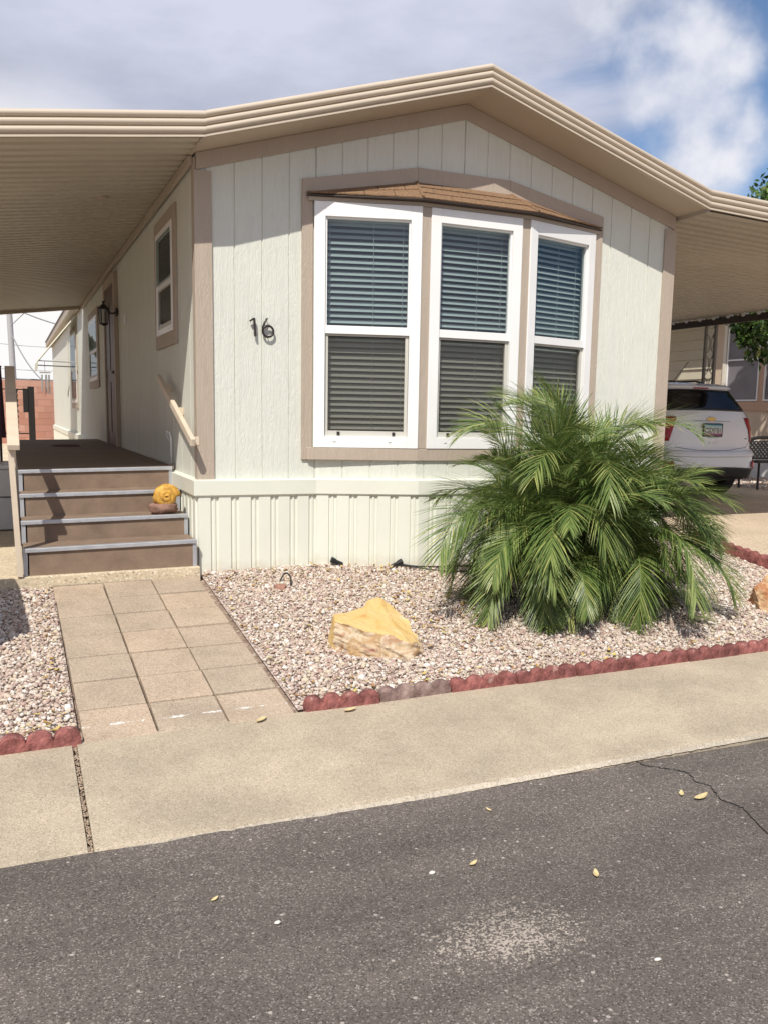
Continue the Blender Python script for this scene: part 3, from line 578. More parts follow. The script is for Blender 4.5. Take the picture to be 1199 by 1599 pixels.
# side windows and entry door on the shaded wall (outside faces -X): run goes from far y to near y
def side_window(ya, yb, z0, z1, frm=.11):
    w_ = MB()
    for (a, b, c, d) in ((ya, ya + frm, z0, z1), (yb - frm, yb, z0, z1), (ya + frm, yb - frm, z1 - frm, z1), (ya + frm, yb - frm, z0, z0 + frm)): w_.box((-.022, a, c), (-.001, b, d))
    w_.build('window_casing', TAN, house, bevel=.002)
    wn_ = window(-.03, yb - frm, -.03, ya + frm, z0 + frm, z1 - frm, house, fw=.05, top=.05, bot=.05, slats=False, dep=.025)
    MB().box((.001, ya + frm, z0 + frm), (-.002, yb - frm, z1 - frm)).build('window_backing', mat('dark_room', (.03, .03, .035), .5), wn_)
side_window(.80, 1.86, 1.78, 2.86); side_window(7.55, 9.2, 1.57, 2.74)
side_window(12.1, 13.9, 1.25, 2.85)
b_ = MB(); b_.box((-.05, 5.0, FL), (-.001, 5.11, 2.90)); b_.box((-.05, 6.22, FL), (-.001, 6.33, 2.90)); b_.box((-.05, 5.11, 2.79), (-.001, 6.22, 2.90)); b_.build('door_casing', TAN, house, bevel=.003)
dr = MB().box((-.028, 5.12, FL + .02), (-.002, 6.21, 2.78)).build('door', DOORM, house, bevel=.003)
for y0_, y1_ in ((5.22, 5.60), (5.73, 6.11)):
    for z0_, z1_ in ((FL + .2, FL + .85), (FL + 1.0, FL + 1.85)): MB().box((-.036, y0_, z0_), (-.0285, y1_, z1_)).build('panel', DOORM, dr, bevel=.004)
MB().lathe((-.075, 5.2, FL + .95), [(.012, .0), (.012, .02), (.028, .03), (.03, .045)], 12, 'x').build('knob', BLACK, dr, smooth=True)
MB().box((-.022, 4.2, 2.2), (-.001, 4.25, 2.32)).build('doorbell', WHITE, house, bevel=.004)
# small eave light on the awning ceiling, hook and pipe on the side wall are separate below

# ------------------------------------------------------------------ awnings
def awning(name, label, xi, zi, xo, zo, y0, y1, ribs):
    a = thing(name, label, 'awning', ((xi + xo) / 2, y0, zo))
    b_ = MB(); y = y0 + .03; P_ = [(y0 + .004, 0)]
    while y < y1 - .16:
        P_ += [(y, 0), (y + .075, 0), (y + .085, .030), (y + .138, .030), (y + .148, 0)]; y += .1524
    P_.append((y1, 0)); nx = 12
    for (ya, da), (yb, db) in zip(P_, P_[1:]):
        if yb - ya < 1e-6: continue
        def Z(q, yy): return zi + (zo - zi) * q + .006 * noise.noise((q * 4 + 9, yy * .9, 0))
        vs = [];
        for k in range(nx + 1):
            q = k / nx; x = xi + (xo - xi) * q; vs += [(x, ya, Z(q, ya) + da), (x, yb, Z(q, yb) + db)]
        f = [(2 * k, 2 * k + 1, 2 * k + 3, 2 * k + 2) for k in range(nx)]; b_.add(vs, f)
    b_.build('pan_ceiling', PAN, a)
    MB().prism([(xi, y0 + .03, zi + .03), (xo, y0 + .03, zo + .03), (xo, y0 + .03, zo + .06), (xi, y0 + .03, zi + .06)], (0, y1 - y0 - .05, 0)).build('roof_panel', WHITE, a)
    return a
la = awning('side_awning', 'wide ribbed metal awning covering the entry steps on the left side', -.02, 3.020, -3.9, 3.020 - .132 * 3.9, -OH, 10.3, 1)
sweep([(-3.92, 3.014 - .132 * 3.9), (-.0085, 3.028)], 'fascia', la, H=.165)
MB().prism([(-.02, 10.3, 2.96), (-3.9, 10.3, 2.96 - .132 * 3.88), (-3.9, 10.3, 3.07 - .132 * 3.88), (-.02, 10.3, 3.07)], (0, .06, 0)).build('end_beam', TANP, la)
MB().box((-.040, -OH + .01, 3.012), (-.022, .015, 3.07)).build('joint_trim', TANP, la)
MB().box((-.05, .02, 2.955), (-.020, 10.3, 3.008)).build('wall_hanger', TANP, la)
MB().lathe((-.5, 1.36, 2.94), [(.045, 0), (.05, .006), (.05, .014)], 20).build('can_light', TANP, la)
ra = awning('carport_awning', 'ribbed metal carport awning over the white car on the right side', W + .02, 3.0, 8.7, 2.82, -OH, 7.2, 1)
sweep([(W + .0305, zr(0) - .0122), (8.72, 2.838)], 'fascia', ra)
MB().box((8.66, -OH + .04, 2.70), (8.72, 7.2, 2.80)).build('gutter_beam', DARKTRIM, ra)
SUNLIT = mat('sunlit_white', (.8, .8, .78), .4)  # white colour stands for sunlight coming through the corrugation ends
y = -.2
while y < 7.1: MB().lathe((8.665, y, 2.825), [(.0, -.012), (.05, -.01), (.05, .05), (0, .052)], 12, 'x').build('sunlit_pan_end', SUNLIT, ra); y += .3048
MB().box((W + .005, .05, 2.96), (W + .035, 7.2, 2.995)).build('wall_hanger', TANP, ra); MB().box((W + .018, -OH + .01, 2.992), (W + .045, -.003, 3.06)).build('joint_trim', TANP, ra)
def lattice_post(y):
    p = thing('carport_post', 'grey scrolled lattice steel post behind the white car', 'post', (8.67, y, G(8.6, 0)))
    for dy in (-.11, .11): MB().box((8.65, y + dy - .018, G(8.6, 0)), (8.69, y + dy + .018, 2.70)).build('upright', mat('post_paint', (.22, .2, .18), .6), p)
    b_ = MB(); z = .3
    while z < 2.6:
        for s_ in (-1, 1):
            pts = [(8.67, y + s_ * (.085 - .075 * abs(math.sin(a_))) * 1, z + .15 + .14 * -math.cos(a_)) for a_ in lin(0, math.pi, 10)]; b_.tube(pts, .006, 5)
        z += .33
    b_.build('scroll', mat('post_paint', (.22, .2, .18), .6), p)
lattice_post(4.42)

# ------------------------------------------------------------------ porch, steps, rails
def tl(x): return .019 * (x + .05)     # the whole stair leans a little to the left
deck = thing('porch_deck', 'dark brown shaded porch deck along the side wall', 'porch', (-.62, 4, .11))
MB().prism([(-1.21, .935, .765 + tl(-1.21)), (-.03, .935, .765), (-.03, .935, .79), (-1.21, .935, .79 + tl(-1.21))], (0, 7.0, 0)).build('deck_floor', DECKM, deck)
MB().box((-1.20, 1.0, .12), (-1.17, 7.9, .735)).build('deck_skirt', mat('deck_skirt_paint', (.5, .48, .44), .7), deck)
steps = thing('entry_steps', 'four brown wooden steps with grey metal nosings under the porch', 'steps', (-.62, .2, .12))
ys_ = [-.105, .235, .575, .92]; zt_ = [.322, .472, .633, .79]
for i in range(4):
    y0 = ys_[i]; z1 = zt_[i]; z0 = (.10 if i == 0 else zt_[i - 1] - .012); wl = -1.205; wr = -.052
    def lean(b_): b_.v = [(x, y, z + tl(x)) for x, y, z in b_.v]; return b_
    rs = lean(MB().box((wl + .03, y0, z0), (wr - .0, y0 + .018, z1 - .012))).build('riser', STEPM, steps)
    if i < 3: lean(MB().box((wl, y0 + .019, z1 - .03), (wr, ys_[i + 1] - .001, z1 - .006))).build('tread', STEPM, steps)
    nb = lean(MB().box((wl - .01, y0 - .016, z1 - .028), (wr + .004, y0 + .03, z1))).build('nosing', ALU, steps, bevel=.003)
    sc_ = MB()
    for q in (.08, .33, .52, .74, .95): x = wl + (wr - wl) * q; sc_.lathe((x, y0 - .018, z1 - .014 + tl(x)), [(.0045, -.002), (.0045, .003)], 8, 'y')
    sc_.build('screw', ALU, nb)
    for xx in (wl - .008, wr - .024): lean(MB().box((xx, y0 - .004, z0), (xx + .028, y0 + .0, z1 - .029))).build('edge_strip', ALU, steps)
    # closed stringer faces
    lean(MB().box((wl - .004, y0 + .02, .10), (wl + .012, 1.0, z1 - .032))).build('stringer', STEPM, steps)
def hand_rail(name_label, pts, w_, h_):
    return None
rr = thing('handrail', 'short painted wooden handrail fixed to the side wall beside the steps', 'handrail', (-.07, .2, .9))
MB().beam((-.075, -.17, 1.022), (-.075, 1.36, 1.52), .036, .062).build('rail', WOODP, rr, bevel=.008)
for y_, z_ in ((.0, 1.03), (.62, 1.24), (1.2, 1.43)): MB().box((-.058, y_ - .02, z_ - .03), (-.001, y_ + .02, z_ + .03)).build('bracket', WOODP, rr, bevel=.003)
lr = thing('stair_railing', 'painted wooden post and sloping rail on the open left side of the steps', 'railing', (-1.22, -.1, .12))
MB().prism([(-1.252, -.16, .115), (-1.215, -.16, .115), (-1.215, -.075, .115), (-1.252, -.075, .115)], (-.028, 0, .88)).build('post', WOODP, lr, bevel=.003)
MB().beam((-1.243, -.20, .985), (-1.243, 1.45, 1.56), .075, .038).build('rail', WOODP, lr, bevel=.003)
MB().box((-1.262, 1.36, .80), (-1.222, 1.44, 1.50)).build('post', WOODP, lr, bevel=.003)
tag(MB().add(*(lambda c, n: ([(c[0] + .32 * math.cos(2 * math.pi * k / n), c[1] + .42 * math.sin(2 * math.pi * k / n), z) for z in (.770, .782) for k in range(n)], [tuple(range(n, 2 * n))] + [(k, (k + 1) % n, n + (k + 1) % n, n + k) for k in range(n)]))((-.46, 5.5), 28)).build('doormat', mat('mat_red', (.09, .02, .02), .95)), 'dark red oval doormat on the porch outside the entry door', 'doormat')
# hook and spigot pipe on the side wall
pp_ = tag(MB().tube([(-.02, 1.12, .80), (-.02, 1.12, 1.02), (-.03, 1.13, 1.06), (-.05, 1.17, 1.07), (-.04, 1.22, 1.04), (-.02, 1.2, .99)], .008, 6).build('wall_hook', WHITE, smooth=True), 'thin cream curled pipe hook low on the side wall above the steps', 'hook')

# shell ornament on the second tread
orn = thing('snail_ornament', 'yellow snail shell ornament on a brown rock base sitting on a step', 'ornament', (-.2, .36, .472))
def blob(name, m, parent, c, s, seed=0, amp=.25, fr=2.2, sub=3, flat=False, cut=None):
    import bmesh
    bm = bmesh.new(); bmesh.ops.create_icosphere(bm, subdivisions=sub, radius=1)
    for v in bm.verts:
        p = v.co.copy(); d = 1 + amp * noise.noise(p * fr + Vector((seed, seed * .7, 0))) + amp * .4 * noise.noise(p * fr * 2.7 + Vector((seed, 1, 3)))
        v.co = Vector((p.x * s[0], p.y * s[1], p.z * s[2])) * d + Vector(c)
        if cut is not None and v.co.z < cut: v.co.z = cut
    me = bpy.data.meshes.new(name); bm.to_mesh(me); bm.free(); me.materials.append(m)
    if not flat: me.polygons.foreach_set('use_smooth', [True] * len(me.polygons))
    o = bpy.data.objects.new(name, me); col.objects.link(o)
    if parent: o.parent = parent; o.matrix_parent_inverse = parent.matrix_basis.inverted()
    return o
blob('rock_base', mat('rock_brown', (.28, .16, .12), .8, var=.25, vs=30, bump=.4, bs=60), orn, (-.215, .335, .515), (.108, .075, .055), 3, .35, cut=.466)
YEL = mat('shell_yellow', (.60, .33, .06), .6, var=.5, vs=30, bump=.15, bs=60)
b_ = MB(); pts = []; rs = []
for k in range(60):
    q = k / 59; a = q * 2 * math.pi * 2.4; rad = .055 * (1 - q) ** .9 + .004; pts.append((-.195 + math.cos(a) * rad * 1.15, .335 - .012 - q * .052, .60 + math.sin(a) * rad)); rs.append(.045 * (1 - q * .72))
b_.tube(pts, rs, 14); b_.build('shell', YEL, orn, smooth=True)
b_ = MB(); b_.tube([(-.24, .33, .585), (-.275, .30, .58), (-.285, .28, .60)], [.03, .024, .013], 10); b_.build('head', YEL, orn, smooth=True)

# wall lantern
lt = thing('wall_lantern', 'black coach lantern beside the entry door under the awning', 'lantern', (-.1, 5.6, 2.4))
lx, ly, lz = -.19, 5.1 + .35, 2.36
lx, ly = -.17, 5.15 - .0
ly = 4.99; 
LB = []
MB().lathe((-.03, ly, lz + .05), [(.05, -.0), (.05, .012), (.03, .03)], 14, 'x').build('back_plate', BLACK, lt)
MB().tube([(-.01, ly, lz + .05), (-.08, ly, lz + .03), (-.15, ly, lz + .09), (lx, ly, lz + .13)], .009, 8).build('arm', BLACK, lt, smooth=True)
MB().lathe((lx, ly, lz), [(.02, .17), (.012, .14), (.03, .125), (.068, .085), (.068, .075)][::-1], 6).build('cap', BLACK, lt)
MB().lathe((lx, ly, lz), [(.046, -.09), (.060, .074)], 6).build('glass', GLASSC, lt)
b_ = MB()
for k in range(6): a = math.pi / 3 * k; b_.tube([(lx + .047 * math.cos(a), ly + .047 * math.sin(a), lz - .09), (lx + .061 * math.cos(a), ly + .061 * math.sin(a), lz + .075)], .004, 5)
b_.build('cage', BLACK, lt); MB().lathe((lx, ly, lz), [(.012, -.12), (.05, -.10), (.05, -.088)], 6).build('base', BLACK, lt)

# house number
def text_mesh(s, size, m, name, loc, rot, parent=None, extrude=.004, font_shear=0, sx=1.0):
    cu = bpy.data.curves.new(name, 'FONT'); cu.body = s; cu.size = size; cu.extrude = extrude; cu.align_x = 'CENTER'; cu.align_y = 'CENTER'; cu.shear = font_shear
    ob = bpy.data.objects.new('tmp', cu); col.objects.link(ob); dg = bpy.context.evaluated_depsgraph_get(); me = bpy.data.meshes.new_from_object(ob.evaluated_get(dg)); bpy.data.objects.remove(ob)
    me.name = name; me.materials.clear(); me.materials.append(m); o = bpy.data.objects.new(name, me); col.objects.link(o); o.location = loc; o.rotation_euler = rot; o.scale = (sx, 1, 1)
    if parent: o.parent = parent; o.matrix_parent_inverse = parent.matrix_basis.inverted()
    return o
NUM = mat('number_metal', (.045, .035, .035), .35, metal=.3)
b_ = MB(); yy = -.03
b_.beam((.412, yy, 1.795), (.404, yy, 1.925), .014, .02, (0, 1, 0)); b_.beam((.404, yy, 1.925), (.372, yy, 1.902), .012, .016, (0, 1, 0)); b_.tube([(.408, 0, 1.82), (.408, yy, 1.82)], .003, 6); b_.tube([(.406, 0, 1.91), (.406, yy, 1.91)], .003, 6)
tag(b_.build('house_number', NUM, bevel=.002), 'slim dark metal numeral one, left of the pair on the cream front wall', 'number')
b_ = MB(); cx_, cz_, r0 = .508, 1.836, .040
ring = [(cx_ + r0 * math.cos(a), yy, cz_ + r0 * 1.0 * math.sin(a)) for a in lin(0, 2 * math.pi, 25)]
b_.tube(ring, .0085, 8, cap=False); b_.tube([(cx_ - r0, yy, cz_), (cx_ - r0 * .95, yy, cz_ + .03), (cx_ - r0 * .6, yy, cz_ + .065), (cx_ - .004, yy, cz_ + .095)], [.0085, .0085, .0075, .005], 8)
b_.tube([(cx_, 0, cz_ - r0), (cx_, yy, cz_ - r0)], .003, 6); b_.tube([(cx_ - .01, 0, cz_ + .09), (cx_ - .01, yy, cz_ + .09)], .003, 6)
tag(b_.build('house_number', NUM, smooth=True), 'round looped dark metal numeral six beside the bay window', 'number')

# ------------------------------------------------------------------ edging, rocks, bits on the gravel
REDC = mat('red_concrete', (.20, .055, .05), .8, var=.5, vs=18, bump=.7, bs=70, detail=9, c2=(.34, .125, .11))
REDP = mat('worn_red_concrete', (.22, .085, .075), .85, var=.5, vs=12, bump=.6, bs=70, detail=9, c2=(.46, .33, .29))
for m_e in (REDC, REDP):
    t, b = nodes(m_e); n = t.nodes.new; l = t.links.new; src = b.inputs['Base Color'].links[0].from_socket; oi = n('ShaderNodeObjectInfo'); co = n('ShaderNodeTexCoord')
    mr = n('ShaderNodeMapRange'); mr.inputs[3].default_value = .5; mr.inputs[4].default_value = .95; l(oi.outputs['Random'], mr.inputs[0]); q = n('ShaderNodeMix'); q.data_type = 'RGBA'; q.blend_type = 'MULTIPLY'; q.inputs[0].default_value = 1; l(src, q.inputs[6]); l(mr.outputs[0], q.inputs[7])
    va = n('ShaderNodeVectorMath'); va.operation = 'ADD'; l(co.outputs['Object'], va.inputs[0]); sc1 = n('ShaderNodeVectorMath'); sc1.operation = 'SCALE'; sc1.inputs[0].default_value = (37, 11, 5); l(oi.outputs['Random'], sc1.inputs['Scale']); l(sc1.outputs[0], va.inputs[1])
    wn_ = n('ShaderNodeTexNoise'); wn_.inputs['Scale'].default_value = 17; wn_.inputs['Detail'].default_value = 9; wn_.inputs['Roughness'].default_value = .75; l(va.outputs[0], wn_.inputs[0])
    sx = n('ShaderNodeSeparateXYZ'); l(co.outputs['Object'], sx.inputs[0]); ma = n('ShaderNodeMath'); ma.operation = 'MULTIPLY_ADD'; ma.inputs[1].default_value = 2.2; l(sx.outputs[2], ma.inputs[0]); l(wn_.outputs[0], ma.inputs[2])
    w2 = n('ShaderNodeMapRange'); w2.inputs[1].default_value = .66; w2.inputs[2].default_value = .74; w2.inputs[4].default_value = .65; l(ma.outputs[0], w2.inputs[0]); q2 = n('ShaderNodeMix'); q2.data_type = 'RGBA'; l(w2.outputs[0], q2.inputs[0]); l(q.outputs[2], q2.inputs[6]); q2.inputs[7].default_value = (.46, .30, .26, 1); l(q2.outputs[2], b.inputs['Base Color'])
def edging(n_sc, pitch, m, seed):
    b_ = MB(); th = .058; hb = .024; r = pitch / 2; prof = []
    for i in range(n_sc):
        for k in range(9):
            a = math.pi - math.pi * k / 8; prof.append((i * pitch + r + r * .97 * math.cos(a), hb + r * .72 * math.sin(a)))
    top = prof; n = len(top); L_ = n_sc * pitch; rows = [(0, 0), (.008, 1), (th - .008, 1), (th, 0)]
    vs = []
    for (yy, full) in rows:
        for x, z in top:
            d = noise.noise((x * 14 + seed, yy * 20, z * 10)) * .006
            vs.append((x + d * .4, yy + d * .3, (z - (0 if full else .007)) + d))
        for x, z in top: vs.append((x, yy, -.06))
    m2 = 2 * n; fs = []
    for j in range(3):
        for i in range(n - 1): fs.append((j * m2 + i, j * m2 + i + 1, (j + 1) * m2 + i + 1, (j + 1) * m2 + i))
        fs.append((j * m2 + n, j * m2, (j + 1) * m2, (j + 1) * m2 + n)); fs.append((j * m2 + n - 1, j * m2 + m2 - 1, (j + 1) * m2 + m2 - 1, (j + 1) * m2 + n - 1))
    for i in range(n - 1): fs.append((i + 1, i, n + i, n + i + 1)); fs.append((3 * m2 + i, 3 * m2 + i + 1, 3 * m2 + n + i + 1, 3 * m2 + n + i))
    b_.add(vs, fs); o = b_.build('edging_block', m, smooth=False); 
    o.data.polygons.foreach_set('use_smooth', [True] * len(o.data.polygons)); o.data.set_sharp_from_angle(angle=R(50)); return o
px = .012; idx = 0
ordn = ['first', 'second', 'third', 'fourth', 'fifth', 'sixth', 'seventh', 'eighth', 'ninth', 'tenth', 'eleventh', 'twelfth']
while px < 4.55:
    nsc = 4; pitch = .098 + random.uniform(-.003, .003)
    o = edging(nsc, pitch, REDP if idx == 1 else REDC, idx * 3.1); o.location = (px, -2.565 + random.uniform(-.006, .006), G(px, -2.56) + .012); o.rotation_euler = (random.uniform(-.12, .10), -.0126 + random.uniform(-.015, .015), random.uniform(-.03, .03))
    lab = 'broken pale red scalloped edging block, second along the sidewalk from the paver path' if idx == 1 else f'red scalloped concrete edging block, {ordn[idx]} along the sidewalk from the paver path'
    tag(o, lab, 'edging', 'red scalloped edging along the sidewalk'); px += nsc * pitch + .006; idx += 1
px = -1.025
for i in range(5):
    o = edging(3, .112, REDC, i * 5.7 + 40); o.location = (px - .336, -2.592 - .004 * i, G(px, -2.58) + .008); o.rotation_euler = (random.uniform(-.04, .04), -.0126, random.uniform(-.02, .02)); tag(o, f'dark red edging block left of the paver path, {ordn[i]} from the path', 'edging', 'red scalloped edging along the sidewalk'); px -= .345
py = -2.5
for i in range(6):
    o = edging(4, .10, REDC, i * 2.3 + 80); o.rotation_euler = (0, 0, math.pi / 2); o.location = (4.625, py, G(4.57, py + .2) + .02); o.rotation_euler = (R(0), -.107, math.pi / 2); tag(o, f'red scalloped edging block beside the driveway, {ordn[i]} back from the sidewalk', 'edging', 'red edging beside the driveway'); py += .408

def rock_mat(name, cols, scale=5):
    m = mat(name, cols[0], .75); t, b = nodes(m); n = t.nodes.new; l = t.links.new
    co = n('ShaderNodeTexCoord'); no = n('ShaderNodeTexNoise'); no.inputs['Scale'].default_value = scale; no.inputs['Detail'].default_value = 8; no.inputs['Distortion'].default_value = .5; l(co.outputs['Object'], no.inputs[0])
    r = n('ShaderNodeValToRGB'); e = r.color_ramp; e.elements[0].position = .30; e.elements[0].color = (*cols[0], 1); e.elements[1].position = .72; e.elements[1].color = (*cols[-1], 1)
    for i, c in enumerate(cols[1:-1]): k = e.elements.new(.30 + .42 * (i + 1) / (len(cols) - 1)); k.color = (*c, 1)
    l(no.outputs[0], r.inputs[0]); l(r.outputs[0], b.inputs['Base Color'])
    n2 = n('ShaderNodeTexNoise'); n2.inputs['Scale'].default_value = 28; n2.inputs['Detail'].default_value = 8; l(co.outputs['Object'], n2.inputs[0]); bp = n('ShaderNodeBump'); bp.inputs['Strength'].default_value = .8; bp.inputs['Distance'].default_value = .012; l(n2.outputs[0], bp.inputs['Height']); l(bp.outputs[0], b.inputs['Normal'])
    return m
OCH = rock_mat('ochre_rock', [(.50, .24, .09), (.58, .37, .13), (.62, .43, .17), (.60, .42, .18), (.64, .46, .20), (.70, .58, .38)], 7)
RST = rock_mat('rock_face', [(.26, .08, .06), (.36, .17, .08), (.56, .46, .33), (.40, .25, .12), (.50, .38, .25), (.30, .12, .09)], 7)
def hull_rock(name, pts, mats, label, seed, cuts=14, amp=.012, face=None):
    import bmesh
    bm = bmesh.new(); [bm.verts.new(p) for p in pts]; bmesh.ops.convex_hull(bm, input=bm.verts); bmesh.ops.triangulate(bm, faces=bm.faces)
    bmesh.ops.subdivide_edges(bm, edges=bm.edges, cuts=cuts, use_grid_fill=True); bm.normal_update()
    for v in bm.verts: v.co += v.normal * (amp * .42 * noise.fractal(v.co * 16 + Vector((seed, 0, 0)), .75, 2.2, 6) - amp * 1.5 * max(0, noise.noise(Vector((v.co.x * 6 + v.co.z * 14, v.co.y * 6, v.co.z * 30 - v.co.x * 9))) ) + amp * .9 * (abs(noise.noise(v.co * 5 + Vector((seed, 3, 1)))) - .25))
    bm.normal_update(); me = bpy.data.meshes.new(name)
    for f in bm.faces: f.material_index = 1 if (face and face(f)) else 0; f.smooth = False
    bm.to_mesh(me); bm.free(); [me.materials.append(m) for m in mats]; o = bpy.data.objects.new(name, me); col.objects.link(o); return tag(o, label, 'rock')
zb = -.19
def slab_rock():
    import bmesh
    top = [(.451, -1.70, .067), (.435, -1.77, .045), (.509, -1.84, .024), (.582, -1.90, -.006), (.714, -1.95, -.016), (.805, -2.03, -.060), (.898, -1.97, -.066), (.868, -1.78, .034), (.829, -1.66, .099), (.772, -1.62, .137), (.701, -1.62, .125), (.657, -1.66, .088), (.555, -1.68, .073)]
    bot = [(.40, -1.72, zb), (.413, -1.79, -.125), (.47, -1.88, -.15), (.525, -1.94, -.16), (.66, -2.02, -.17), (.775, -2.075, -.18), (.90, -2.0, -.17), (.93, -1.8, zb), (.90, -1.6, zb), (.80, -1.5, zb), (.70, -1.48, zb), (.60, -1.52, zb), (.48, -1.58, zb)]
    bm = bmesh.new(); n = len(top); T = [bm.verts.new(p) for p in top]; B = [bm.verts.new(p) for p in bot]; M = []
    for k in range(n):
        a, b = Vector(top[k]), Vector(bot[k]); M.append(bm.verts.new(a.lerp(b, .45) + Vector((0, -.018 if 1 <= k <= 6 else .02, .0))))
    c1 = bm.verts.new((.62, -1.80, .045)); c2 = bm.verts.new((.76, -1.78, .055))
    for k in range(n):
        k2 = (k + 1) % n; near = c1 if (T[k].co.x + T[k2].co.x) / 2 < .69 else c2; f = bm.faces.new((T[k], T[k2], near)); f.material_index = 0
    bm.faces.new((T[4], c2, c1)) if False else None
    # stitch the two fans
    for a, b_2 in ((3, None), (10, None)):
        pass
    for rowa, rowb in ((T, M), (M, B)):
        for k in range(n): k2 = (k + 1) % n; f = bm.faces.new((rowa[k2], rowa[k], rowb[k], rowb[k2])); f.material_index = 1 if 1 <= k <= 6 else (2 if k in (9, 10) else 0)
    bmesh.ops.holes_fill(bm, edges=[e for e in bm.edges if e.is_boundary and e.verts[0].co.z > -.1], sides=8)
    bmesh.ops.triangulate(bm, faces=bm.faces); bmesh.ops.recalc_face_normals(bm, faces=bm.faces); bmesh.ops.subdivide_edges(bm, edges=bm.edges, cuts=7, use_grid_fill=True); bm.normal_update()
    for v in bm.verts:
        fr_ = any(f.material_index == 1 for f in v.link_faces); a_ = .013 if fr_ else .0035
        st = noise.noise(Vector((v.co.x * 7 - v.co.z * 3, v.co.y * 5, v.co.z * 42 + v.co.x * 16)))
        v.co += v.normal * (a_ * noise.fractal(v.co * 14, .7, 2.2, 5) + (.016 * max(-.4, min(.4, st * 1.6)) if fr_ else 0))
    me = bpy.data.meshes.new('boulder'); bm.to_mesh(me); bm.free(); [me.materials.append(m) for m in (OCH, RST, rock_mat('maroon_rock', [(.30, .10, .08), (.42, .18, .14), (.50, .30, .24)], 12))]; o = bpy.data.objects.new('boulder', me); col.objects.link(o); return tag(o, 'ochre and cream angular boulder in the gravel in front of the house', 'rock')
slab_rock()
hull_rock('boulder', [(3.60, -1.92, -.12), (3.62, -1.80, .06), (3.72, -1.9, .14), (3.85, -1.8, .22), (4.05, -1.85, .2), (4.1, -1.9, -.1), (3.75, -2.08, -.12), (3.95, -2.1, -.1), (3.9, -2.06, .08), (3.7, -1.65, -.1), (4.0, -1.6, -.1), (3.66, -1.98, .02)], [rock_mat('rusty_rock', [(.28, .11, .05), (.42, .19, .09), (.62, .44, .26), (.30, .12, .06)], 7), RST], 'rusty brown boulder at the right edge of the gravel bed', 5.1)
hull_rock('small_rock', [(.40, -.55, G(.4, -.55) - .01), (.50, -.55, G(.4, -.55) - .01), (.45, -.62, G(.4, -.55) - .01), (.42, -.56, G(.4, -.55) + .035), (.49, -.58, G(.4, -.55) + .03), (.46, -.52, G(.4, -.55) + .02)], [mat('brown_stone', (.34, .18, .13), .8, var=.3, vs=30)], 'small brown stone on the gravel near the skirting', 2, amp=.003)

HOSE = mat('black_poly_tube', (.02, .02, .022), .5)
def hz_(pts, dz=.014): return [(x, y, G(x, y) + dz + e) for x, y, e in pts]
def smoothpts(P_, n=8):
    o_ = []; P_ = [Vector(p) for p in P_]; Q = [P_[0]] + P_ + [P_[-1]]
    for i in range(1, len(Q) - 2):
        for k in range(n):
            t_ = k / n; a, b, c, d = Q[i - 1:i + 3]; o_.append(.5 * ((2 * b) + (c - a) * t_ + (2 * a - 5 * b + 4 * c - d) * t_ * t_ + (3 * b - a - 3 * c + d) * t_ ** 3))
    return o_ + [P_[-1]]
tag(MB().tube(smoothpts(hz_([(1.49, -.27, .02), (1.6, -.29, .0), (1.75, -.33, -.002), (1.95, -.38, .004), (2.1, -.38, 0)])), .007, 6).build('drip_tube', HOSE, smooth=True), 'black drip tube running from the wall into the palm', 'tube')
tag(MB().tube(smoothpts(hz_([(1.5, -.27, .01), (1.6, -.37, .01), (1.8, -.48, .0), (2.05, -.53, 0)])), .006, 6).build('drip_tube', HOSE, smooth=True), 'thin black drip tube lying in a curve over gravel left of the palm', 'tube')
tag(MB().tube(smoothpts(hz_([(.49, -.42, .0), (.53, -.40, .045), (.55, -.47, .04), (.53, -.55, .0)])), .006, 6).build('drip_tube', HOSE, smooth=True), 'short looped black tube sticking out of the gravel', 'tube')
def spot(x, y, lab, ang):
    s_ = thing('garden_spotlight', lab, 'spotlight', (x, y, G(x, y)))
    z = G(x, y); d = Vector((math.cos(ang), math.sin(ang) * .3, .35)).normalized()
    MB().tube([(x, y, z - .02), (x, y, z + .03)], .006, 6).build('stake', HOSE, s_); c = Vector((x, y, z + .035))
    MB().tube([c - d * .05, c - d * .0, c + d * .015, c + d * .045], [.012, .014, .02, .024], 12).build('lamp_head', HOSE, s_)
spot(1.03, -.10, 'small black garden spotlight lying left at the foot of the skirting', 2.6); spot(1.47, -.26, 'small black garden spotlight tilted right at the foot of the skirting', .2)

